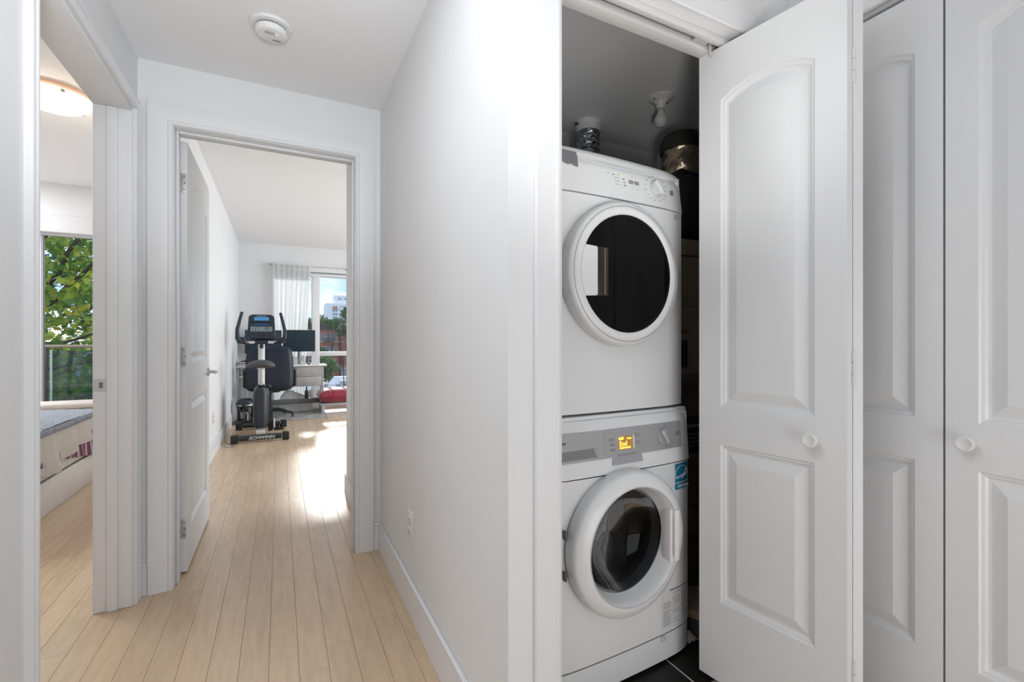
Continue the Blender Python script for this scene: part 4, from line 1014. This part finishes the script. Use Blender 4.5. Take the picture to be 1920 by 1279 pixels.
b = B(MCn); b.lathe([(.013, 0), (.014, .002), (.010, .004), (0, .004)], 16, Matrix.Translation((0, -.037, .117)) @ Matrix.Rotation(R(90), 4, 'X')); b.build('key', mat('key_ring', (.3, .35, .4), .4), kp)
b = B(MCn); b.prism(rr_poly(-.032, .032, .035, .062, .006), -.040, -.034); b.build('pulse_port', black_m, con)
b = B(MCn); b.box(-.05, .05, -.037, -.034, .278, .286); b.build('logo_strip', print_m, con)
# handlebars
for s_ in (-1, 1):
    X = .235
    pts = [(s_*.05, .62, 1.075), (s_*.11, .60, 1.07), (s_*.17, .57, 1.065), (s_*.215, .52, 1.08), (s_*.245, .50, 1.12), (s_*.248, .54, 1.22), (s_*.225, .60, 1.34), (s_*.205, .65, 1.43)]
    b = B(); b.tube(pts, [.016, .016, .017, .022, .024, .020, .018, .017], 12); hb = b.build('handlebar', blu, t)
    b = B(); b.tube([(s_*.075, .612, 1.074), (s_*.16, .58, 1.068)], .0185, 12); b.build('pulse_grip', silv, hb)
    b = B(); b.box(s_*.205-.05, s_*.205+.05, .51, .58, 1.06, 1.135, bev=.022, seg=3); b.build('elbow_pad', blu, hb)
# floor cable
t = thing('power_cable', 'thin dark cable curling on the floor by the bike foot', 'cable', (-.46, 5.62, .004))
b = B(); b.tube([(-.07, .25, 0), (-.03, .10, 0), (.0, .02, 0), (.05, -.06, 0), (.03, -.10, 0), (-.03, -.09, 0), (-.05, -.05, 0)], .003, 6); b.build('wire', dgray_m, t)
# canister vacuum by the wall
t = thing('canister_vacuum', 'black canister vacuum with clear dust container beside the left study wall', 'vacuum', (-.40, 7.02, .001))
b = B(); b.box(-.12, .12, -.11, .11, 0, .055, bev=.02, seg=3); b.build('base', black_m, t)
b = B(); b.lathe([(.085, .05), (.092, .06), (.095, .22), (.090, .225)], 28); b.build('dust_container', glass('container_clear', (.75, .78, .82), 1.0, .05), t)
b = B(); b.lathe([(.10, .22), (.112, .235), (.112, .265), (.095, .305), (.06, .330), (0, .338)], 28); b.build('lid', blu, t)
b = B(); b.lathe([(.1125, .243), (.1135, .25), (.1125, .257)], 28, caps=False); b.build('chrome_band', steel_m, t)
b = B(); b.tube([(.10, 0, .28), (.135, 0, .23), (.14, 0, .12), (.11, 0, .04)], .012, 10); b.tube([(-.08, -.10, .03), (-.02, -.13, .05), (.06, -.13, .075), (.12, -.09, .08)], .013, 10); b.build('hose', black_m, t)

# ================================================================ red bench
t = thing('red_bench', 'low bench with a tufted red cushion at the study window', 'bench', (1.09, 7.62, .001))
redm = mat('red_velvet', (.27, .006, .03), .55, noise=.15, nscale=6, bump=.2, bscale=300)
redm.node_tree.nodes['Principled BSDF'].inputs['Sheen Weight'].default_value = .6
def cush(u, v, side):
    sx = 2*u-1; sy = 2*v-1; hx, hy = .58, .27
    m_ = max(abs(sx), abs(sy)); e = (1-m_**6)**.5 if m_ < 1 else 0
    z = .262+side*(.105*e)
    if side > 0:
        for bx in (-.4, -.2, 0, .2, .4):
            for by in (-.11, .11):
                d_ = math.hypot(sx*hx-bx, sy*hy-by); z -= .024*math.exp(-(d_/.035)**2)+.008*math.exp(-((sx*hx-bx)/.012)**2)
    k = 1+.012*sin(18*sx)*abs(sy)**6
    return Vector((sx*hx*(1-.03*abs(sy)**4), sy*hy*k*(1-.02*abs(sx)**4), z))
b = B(); b.grid(lambda u, v: cush(u, v, 1), 70, 36); b.grid(lambda u, v: cush(u, v, -1), 40, 20); cu = b.build('cushion', redm, t, ang=60)
b = B()
for bx in (-.4, -.2, 0, .2, .4):
    for by in (-.11, .11): b.ball((bx, by, .345), .010, .010, .005, 10, 6)
b.build('button', redm, cu)
benchm = mat('bench_pale', (.50, .48, .46), .4, metal=.2)
b = B(); b.box(-.55, .55, -.23, .23, .125, .157, bev=.003); b.build('frame', benchm, t)
for (x, y) in ((-.51, -.20), (.51, -.20), (-.51, .20), (.51, .20)):
    b = B(); b.box(x-.022, x+.022, y-.022, y+.022, .006, .125, bev=.003); l_ = b.build('leg', benchm, t)
    b = B(); b.box(x-.02, x+.02, y-.02, y+.02, 0, .006); b.build('foot_pad', dgray_m, l_)

# ================================================================ bedroom
t = thing('ceiling_lamp', 'lit frosted glass bowl lamp on the bedroom ceiling', 'lamp', (-1.24, 3.80, 2.61))
lampg = mat('lit_frosted_glass', (.9, .75, .55), .3, emit=(1.0, .80, .52), es=1.25)
b = B(); b.lathe([(.0, .105), (.06, .100), (.13, .078), (.18, .047), (.200, .018), (.197, .016)], 44, MZ); b.build('glass_bowl', lampg, t)
b = B(); b.lathe([(0, 0), (.17, 0), (.17, .012), (.0, .013)], 36, MZ); b.build('ceiling_plate', appl2_m, t)
b = B(); b.lathe([(.202, .012), (.206, .015), (.206, .021), (.201, .024)], 44, MZ); b.build('rim', mat('lamp_rim', (.85, .62, .45), .4, emit=(1, .6, .38), es=.35), t)
for a in (-60, 60, 180):
    b = B(); b.ball((.190*cos(R(a)), .190*sin(R(a)), -.038), .011); b.build('clip', steel_m, t)
b_l = lamp('bedroom_lamp_glow', 'POINT', (-1.24, 3.80, 2.40), 3, (1, .8, .55), rad=.05)

bedw = mat('white_bed_wood', (.72, .70, .67), .45, noise=.05, nscale=20)
t = thing('bed', 'white platform bed beside the bedroom doorway', 'bed', (-2.30, 4.35, 0.001))
b = B(); b.box(-.98, 1.00, -1.05, .95, .0, .214, bev=.004); b.build('drawer_base', bedw, t)
b = B(); b.box(-.97, .985, -1.04, .94, .214, .229); b.build('shadow_gap', black_m, t)
b = B(); b.box(-.98, 1.00, -1.05, .95, .229, .345, bev=.004); b.build('side_rail', bedw, t)
b = B(); b.box(-.96, .965, -1.02, .92, .345, .510, bev=.03, seg=3); b.build('mattress', mat('mattress_white', (.75, .74, .72), .8), t)
# cloths: run along y (length), local x=1.0 is the near side
def hang(x0, top, hem, amp, ph, fr, y0=-1.04, y1=.94):
    def f(u, v):
        y = y0+(y1-y0)*u; zb = hem(y+4.35); z = top+(zb-top)*v
        return Vector((x0+amp*(.15+v)*(1+sin(fr*y+ph+.8*sin(3*y)))*.5+.006*v, y, z))
    return f
beige = mat('beige_cotton', (.56, .51, .45), .9, noise=.04, nscale=30)
purp = bpy.data.materials.new('purple_stripe'); purp.use_nodes = True
tt = purp.node_tree; bb = tt.nodes['Principled BSDF']; wv = tt.nodes.new('ShaderNodeTexWave'); wv.bands_direction = 'Y'; wv.inputs['Scale'].default_value = 5.5; wv.inputs['Distortion'].default_value = .6
cr = tt.nodes.new('ShaderNodeValToRGB'); cr.color_ramp.elements[0].position = .55; cr.color_ramp.elements[0].color = (.17, .055, .085, 1); cr.color_ramp.elements[1].position = .9; cr.color_ramp.elements[1].color = (.50, .40, .47, 1)
tcn = tt.nodes.new('ShaderNodeTexCoord'); tt.links.new(tcn.outputs['Object'], wv.inputs[0]); tt.links.new(wv.outputs['Fac'], cr.inputs[0]); tt.links.new(cr.outputs[0], bb.inputs['Base Color']); bb.inputs['Roughness'].default_value = .85
tb = thing('bedspread', 'purple and white striped bedspread hanging over the bed edge', 'bedspread', (-2.30, 4.35, 0))
b = B(); b.grid(hang(1.006, .512, lambda y: .325-.16*max(0, y-3.95), .022, 1.0, 30), 160, 10); b.grid(lambda u, v: Vector((.3+.71*u, -1.04+1.98*v, .5125)), 6, 20); b.build('cloth', purp, tb, ang=80)
tb = thing('bed_sheet', 'beige sheet draped in folds over the side of the bed', 'sheet', (-2.30, 4.35, 0))
b = B(); b.grid(hang(1.022, .530, lambda y: .268+.155*max(0, min(1, (y-3.80)/.85))+.012*sin(14*y), .040, 0, 21), 200, 12); b.grid(lambda u, v: Vector((-.9+1.93*u, -1.04+1.98*v, .530)), 12, 20); b.build('cloth', beige, tb, ang=80)
tb = thing('fleece_blanket', 'grey fleece blanket lying on the bed', 'blanket', (-2.30, 4.35, 0))
fl_ = mat('grey_fleece', (.25, .27, .31), .95, noise=.25, nscale=45, bump=1.0, bscale=120)
rr = random.Random(31)
def flee(u, v):
    x = -.2+1.24*u; y = -1.0+1.42*v
    return Vector((x, y, .5335+.018+.004*sin(9*x+4*y)+rr.uniform(0, .007)))
b = B(); b.grid(flee, 70, 110); b.grid(lambda u, v: Vector((1.040+.012*sin(pi*v)+rr.uniform(0, .005), -1.0+1.42*u, .555-.040*v)), 160, 5); b.build('blanket_cloth', fl_, tb, ang=100)
tb = thing('bed_pillow', 'pale quilt folded at the window end of the bed', 'pillow', (-2.25, 5.12, .5315))
b = B(); b.box(-.55, .95, -.13, .14, 0, .05, bev=.02, seg=3); b.build('quilt', mat('quilt_pale', (.55, .50, .47), .9), tb)

# balcony
t = thing('balcony', 'concrete balcony with teal glass railing outside the bedroom window', 'balcony', (-2.4, 6.7, 0), kind='structure')
b = B(); b.box(-2.0, 1.70, -.54, .62, -.25, -.03, bev=.01); b.build('slab', mat('concrete', (.35, .34, .33), .9), t)
b = B(); b.box(-2.0, 1.70, .54, .60, 1.010, 1.045, bev=.008); b.build('handrail', mat('bronze_rail', (.36, .29, .25), .35, metal=.5), t)
for x in (-1.35, -.04, 1.27):
    b = B(); b.box(x-.022, x+.022, .545, .595, -.029, 1.01, bev=.004); b.build('post', mat('dark_post', (.07, .06, .06), .4, metal=.4), t)
for (x0, x1) in ((-1.31, -.08), (.0, 1.23)):
    b = B(); b.box(x0, x1, .566, .576, .06, .975, bev=.001); g_ = b.build('glass_panel', teal_m, t)
    b = B(); b.box(x0-.002, x0+.020, .562, .580, .05, .985, bev=.002); b.build('glass_edge', mat('glass_edge_pale', (.50, .66, .72), .3), g_)

# ================================================================ trees
bark = mat('bark', (.07, .055, .045), .9, noise=.2, nscale=5)
def lobed(c, nrm, up, s):
    """five-lobed maple leaf polygon points"""
    a_ = nrm.cross(up).normalized(); b_ = a_.cross(nrm).normalized(); pts = []
    prof = [(0, -.5), (.18, -.32), (.50, -.30), (.36, -.08), (.62, .12), (.30, .16), (.24, .30), (0, .62), (-.24, .30), (-.30, .16), (-.62, .12), (-.36, -.08), (-.50, -.30), (-.18, -.32)]
    return [c+a_*(x*s)+b_*(y*s)+nrm*(-.12*s*abs(x)*2) for (x, y) in prof]
def rand_unit(r):
    while True:
        v = Vector((r.uniform(-1, 1), r.uniform(-1, 1), r.uniform(-1, 1)))
        if .1 < v.length < 1: return v.normalized()
def maple(label, base, box, n, seed, mats, size, branches):
    r = random.Random(seed)
    t = thing('maple_tree', label, 'tree', base)
    bs = Vector(base)
    b = B()
    for (pts, r0, r1) in branches:
        n_ = len(pts); P = []; 
        for i in range(n_-1):
            for k in range(4):
                f_ = k/4; p_ = Vector(pts[i]).lerp(Vector(pts[i+1]), f_); P.append(p_+Vector((r.uniform(-.02, .02), r.uniform(-.02, .02), r.uniform(-.02, .02)))-bs)
        P.append(Vector(pts[-1])-bs)
        b.tube(P, [r0+(r1-r0)*i/(len(P)-1) for i in range(len(P))], 8)
    b.build('branch', bark, t, ang=60)
    bl = [B() for _ in mats]
    (x0, x1), (y0, y1), (z0, z1) = box
    cl = [Vector((r.uniform(x0, x1), r.uniform(y0, y1), r.uniform(z0, z1))) for _ in range(n//28)]
    big = []
    for k in range(n):
        c = r.choice(cl)+Vector((r.gauss(0, .20), r.gauss(0, .20), r.gauss(0, .13)))
        nr = (Vector((0, -.55, .6))+rand_unit(r)*.9).normalized(); up = (Vector((r.uniform(-1, 1), 0, -1))+rand_unit(r)*.3).normalized()
        s_ = size*r.uniform(.6, 1.25); pts = lobed(c-bs, nr, up, s_)
        i = 0 if r.random() < .42 else (1 if r.random() < .82 else 2)
        if len(big) < 90 and c.y < y0+.9 and -3.3 < c.x < -2.1 and 1.0 < c.z < 3.2: big.append((pts, i)); continue
        q_ = bl[i]; vs_ = [q_.bm.verts.new(p_) for p_ in pts]; q_.bm.faces.new(vs_)
    for q_, m_ in zip(bl, mats): q_.build('foliage', m_, t, smooth=False, kind='stuff', recalc=False)
    for pts, i in big:
        q_ = B(); q_.bm.faces.new([q_.bm.verts.new(p_) for p_ in pts]); q_.build('leaf', mats[i], t, smooth=False, recalc=False)
    return t
lm = [leafmat('maple_green', (.08, .20, .04), (.22, .40, .07), .5, 2.0), leafmat('maple_yellow_green', (.32, .48, .07), (.58, .66, .10), .55, 2.0), leafmat('maple_gold', (.70, .60, .06), (.85, .75, .10), .55, 2.0)]
tx, ty = -4.3, 9.6
br = [([(tx, ty, -12), (tx+.1, ty, -2), (tx+.3, ty-.1, .2)], .22, .12), ([(tx+.3, ty-.1, .2), (-3.5, 9.3, 1.2), (-2.9, 9.0, 2.1), (-2.35, 8.8, 3.2)], .07, .015),
      ([(-3.6, 9.3, 1.1), (-3.0, 8.9, 1.55), (-2.4, 8.7, 2.2), (-1.9, 8.5, 2.6)], .04, .012), ([(tx+.2, ty, 1.2), (-3.4, 9.2, 2.1), (-2.8, 9.0, 3.0), (-2.6, 9.0, 3.6)], .045, .012),
      ([(-2.9, 9.0, 2.1), (-2.55, 8.9, 2.7), (-2.3, 8.85, 2.9)], .025, .008), ([(tx+.3, ty-.1, .4), (-3.3, 9.0, .9), (-2.5, 8.7, 1.15), (-1.8, 8.5, 1.5)], .035, .01), ([(-3.3, 9.0, .6), (-2.6, 8.8, .75), (-1.7, 8.6, 1.1)], .03, .008),
      ([(tx+.1, ty, -.5), (-3.3, 9.0, -.1), (-2.4, 8.8, .35), (-1.8, 8.7, .4)], .03, .008), ([(tx, ty, 2.0), (-3.7, 9.4, 3.2), (-3.0, 9.2, 4.3)], .04, .01)]
maple('yellow-green maple tree close beyond the balcony', (tx, ty, -12), ((-5.2, -1.2), (8.4, 10.6), (.2, 4.6)), 9500, 11, lm, .105, br)
dk = [leafmat('dark_green_a', (.012, .035, .018), (.03, .075, .03), .25, 1.5), leafmat('dark_green_b', (.02, .06, .03), (.06, .12, .04), .25, 1.5), leafmat('dark_green_c', (.05, .10, .05), (.09, .15, .07), .25, 1.5)]
br2 = [([(-5.2, 13.2, -12), (-5.1, 13.2, -1), (-5.0, 13.1, 3.5)], .2, .06), ([(-5.1, 13.1, -.5), (-4.2, 12.6, .3), (-3.2, 12.2, 1.0)], .05, .015), ([(-5.1, 13.1, -1.2), (-4.0, 12.6, -.8), (-3.0, 12.2, -.2)], .05, .015)]
maple('dark green tree standing behind the yellow-green maple', (-5.2, 13.2, -12), ((-7.5, -2.0), (11.8, 14.5), (-3.5, 4.2)), 6500, 17, dk, .17, br2)
def round_tree(label, c, rad, n, seed, mats, size, zs=.8):
    r = random.Random(seed); c = Vector(c); G = -14; t = thing('street_tree', label, 'tree', (c.x, c.y, G), group='street trees outside the study window')
    o_ = Vector((c.x, c.y, G))
    b = B(); b.tube([(0, 0, 0), (.1, 0, (c.z-G)*.6), (0, .1, c.z-G)], [rad*.10, rad*.07, rad*.03], 10)
    for k in range(7):
        a = r.uniform(0, 2*pi); b.tube([(0, 0, (c.z-G)*.72), (rad*.4*cos(a), rad*.4*sin(a), (c.z-G)*.86), (rad*.8*cos(a), rad*.8*sin(a), (c.z-G)+rad*r.uniform(-.3, .5))], [rad*.04, rad*.03, rad*.008], 6)
    b.build('trunk', bark, t, ang=60)
    bl = [B() for _ in mats]
    cl = []
    for _ in range(34):
        v = rand_unit(r)*(r.random()**.4); cl.append(Vector((v.x*rad, v.y*rad, v.z*rad*zs)))
    for k in range(n):
        p_ = r.choice(cl)+rand_unit(r)*rad*.30*r.random()**.5+c-o_
        nr = (Vector((0, -.3, .8))+rand_unit(r)).normalized(); a_ = nr.cross(Vector((0, 1, .1))).normalized(); b_ = nr.cross(a_); s_ = size*r.uniform(.6, 1.2)
        i = r.choice([0, 0, 1, 1, 2][:3+2*(len(mats) > 2)]) if len(mats) > 2 else r.randrange(len(mats))
        q_ = bl[i]; vs_ = [q_.bm.verts.new(x_) for x_ in (p_-a_*s_, p_+b_*s_*.5, p_+a_*s_, p_-b_*s_*.5)]; q_.bm.faces.new(vs_)
    for q_, m_ in zip(bl, mats): q_.build('crown', m_, t, smooth=False, kind='stuff', recalc=False)
md_ = [leafmat('street_green_a', (.035, .085, .03), (.07, .15, .045), .35, .3), leafmat('street_green_b', (.07, .15, .04), (.13, .24, .06), .4, .3), leafmat('street_green_c', (.16, .27, .08), (.26, .36, .12), .4, .3)]
cam_t = math.atan(436/866.)
def at(u, v, Y):
    a = (u-960)/866.; wx_ = sin(cam_t)+a*cos(cam_t); wy_2 = cos(cam_t)-a*sin(cam_t); D = Y/wy_2
    return (D*wx_, Y, 1.09-(v-640)*D/866.)
round_tree('large dark green tree seen low through the study window', at(605, 692, 38), 1.12, 9000, 41, md_, .075)
round_tree('small green tree top in front of the lower arched windows', at(603, 662, 44), .62, 3000, 40, md_, .085)
round_tree('tree whose crown hides the brick building roof on the right', at(643, 621, 56), .78, 4500, 42, md_, .085, .8)
round_tree('tree with leaning crown in front of the white tower', at(650, 588, 53), .62, 2600, 43, md_, .08, 1.2)
round_tree('leafy tree between the tower and the brick building', at(622, 608, 85), 1.25, 4500, 44, md_, .12, .7)
round_tree('green tree seen between curtain and window frame', at(572, 625, 58), .95, 4500, 45, md_, .09, 2.0)
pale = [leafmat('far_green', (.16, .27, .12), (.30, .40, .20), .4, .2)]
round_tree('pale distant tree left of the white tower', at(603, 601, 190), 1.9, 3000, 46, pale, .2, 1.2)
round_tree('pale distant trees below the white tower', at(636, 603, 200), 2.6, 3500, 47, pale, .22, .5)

# ================================================================ buildings outside
o = struct('ground', 'distant street level far below the windows', [(-300, 600, 9, 900, -14.5, -14)], mat('asphalt_green', (.16, .18, .14), .9, noise=.2, nscale=.1), cat='ground')
bk = brickmat()
def px(u, v, Y): return at(u, v, Y)
Yb = 150.
xl = px(560, 640, Yb)[0]; xm_ = px(636.5, 640, Yb)[0]; xr_ = px(700, 640, Yb)[0]; zt_ = px(618, 617, Yb)[2]
t = thing('brick_building', 'old red brick row building with arched windows', 'building', ((xl+xm_)/2, Yb, -14)); ox = (xl+xm_)/2; hw_ = (xm_-xl)/2
b = B(); b.box(-hw_, hw_, 0, 14, 0, zt_+14); b.build('facade', bk, t, smooth=False)
b = B(); b.box(-hw_-.2, hw_+.2, -.5, .0, zt_+14-.3, zt_+14+.5); b.box(-hw_, hw_, .5, 10, zt_+14, zt_+14+1.2); b.build('cornice', mat('dark_cornice', (.07, .055, .06), .8), t)
b = B(); zc = px(618, 641.5, Yb)[2]+14; b.box(-hw_, hw_, -.15, .05, zc-.12, zc+.12); b.build('stone_band', mat('pale_stone', (.62, .52, .44), .8), t)
wf = mat('stone_surround', (.60, .36, .27), .8); wp = mat('far_pane', (.10, .14, .20), .15)
for (va, vb) in ((626, 639.5), (650, 661), (674, 686)):
    for u in (568, 574, 580, 586, 592, 598.5, 605.5, 612.5, 617.5, 623, 630):
        x = px(u, va, Yb)[0]-ox; z1 = px(u, va, Yb)[2]+14; z0 = px(u, vb, Yb)[2]+14; w_ = .34
        arch = lambda w2, z1_, z0_: [(x-w2, z0_), (x+w2, z0_), (x+w2, z1_-w2)]+[(x+w2*cos(R(a)), z1_-w2+w2*sin(R(a))) for a in (30, 60, 90, 120, 150)]+[(x-w2, z1_-w2)]
        b = B(); b.prism(arch(w_+.12, z1+.14, z0-.1), -.12, .02); f_ = b.build('window', wf, t, smooth=False)
        b = B(); b.prism(arch(w_, z1, z0), -.16, -.11); b.build('pane', wp, f_, smooth=False)
        b = B(); b.box(x-w_, x+w_, -.20, -.15, (z0+z1)/2-.05, (z0+z1)/2+.05); b.build('sash_bar', mat('sash_pale', (.5, .5, .5), .7), f_)
zb_ = px(612, 641, Yb)[2]+14; x = px(614, 640, Yb)[0]-ox
b = B(); b.box(x-1.2, x+1.2, -1.3, -.15, zb_-.1, zb_+.05)
for k in range(9): b.box(x-1.2+k*.29, x-1.15+k*.29, -1.3, -1.25, zb_, zb_+.9)
b.box(x-1.2, x+1.2, -1.32, -1.24, zb_+.85, zb_+.95); b.build('balcony', black_m, t)
# plain brick wing
t = thing('brick_wing', 'plain red brick wing to the right of the arched windows', 'building', ((xm_+xr_)/2+.3, Yb-3, -14)); hw_ = (xr_-xm_)/2
b = B(); b.box(-hw_, hw_, 0, 16, px(640, 690, Yb)[2]+14, zt_+14); b.build('wall', bk, t, smooth=False)
b = B(); b.box(-hw_, hw_, -.05, 16, 0, px(640, 690, Yb)[2]+14); b.build('plinth', mat('grey_render', (.30, .31, .33), .8), t, smooth=False)
b = B(); b.box(-hw_, hw_, -.2, .0, zc-.12, zc+.12); z_ = px(640, 690, Yb)[2]+14; b.box(-hw_, hw_, -.25, .0, z_-.15, z_+.2); b.build('stone_band', MATS['pale_stone'], t)
# white tower
Yt = 420.; xa = px(611.5, 0, Yt)[0]; xb = px(628, 0, Yt)[0]; xc = px(690, 0, Yt)[0]; za = px(615, 569, Yt)[2]+14; zb = px(640, 554, Yt)[2]+14
t = thing('white_tower', 'tall white apartment tower on the skyline', 'building', (xb, Yt, -14))
wt_ = mat('white_concrete', (.95, .95, .95), .8)
b = B(); b.box(xa-xb, xc-xb, 0, 25, 0, za); b.box(0, xc-xb, 3, 20, za, zb); b.build('tower_wall', wt_, t, smooth=False)
tp = mat('tower_pane', (.32, .40, .50), .3); og = mat('orange_panel', (.75, .30, .16), .7)
for (ua, ub) in ((624, 632.5), (637.5, 644), (650, 657), (664, 671)):
    x0 = px(ua, 0, Yt)[0]-xb; x1 = px(ub, 0, Yt)[0]-xb
    for k in range(14):
        z1 = za-2.2-k*3.0
        b = B(); b.box(x0, x1, -.3, .1, z1-1.9, z1); f_ = b.build('window', tp, t, smooth=False)
        b = B(); b.box((x0+x1)/2-.15, (x0+x1)/2+.15, -.5, -.2, z1-1.9, z1); b.build('mullion', wt_, f_, smooth=False)
    b = B(); b.box(x0-.1, x1+.1, -1.0, -.2, za-5.2, za-3.4); b.build('balcony_panel', og if ua == 624 else wt_, t, smooth=False)
b = B()
for x_ in (3, 8): b.box(x_, x_+2.2, 2.6, 3.1, zb-3.4, zb-2.6)
b.build('vent_grille', dgray_m, t, smooth=False)
# low white building with roof units
Yw = 60.
t = thing('white_low_building', 'low white flat-roofed building below the brick facade', 'building', (px(640, 0, Yw)[0], Yw, -14)); zt2 = px(640, 706, Yw)[2]+14
b = B(); b.box(-4.2, 8, 0, 10, 0, zt2-.9); b.build('wall', wt_, t, smooth=False)
b = B(); b.box(-1.5, 8, .5, 1.5, zt2-.9, zt2-.1); b.build('parapet', wt_, t, smooth=False)
for (x0, x1, z0, z1) in ((.3, .8, -1.6, -.95), (-.6, -.1, -1.7, -1.0), (1.3, 1.9, -1.6, -.95)):
    b = B(); b.box(x0, x1, -.06, .02, zt2+z0, zt2+z1); b.build('window', tp, t, smooth=False)
b = B(); b.box(-.2, .5, -.9, .2, zt2-.9, zt2-.45, bev=.03); b.build('roof_unit', mat('roof_unit_grey', (.55, .55, .56), .5), t)
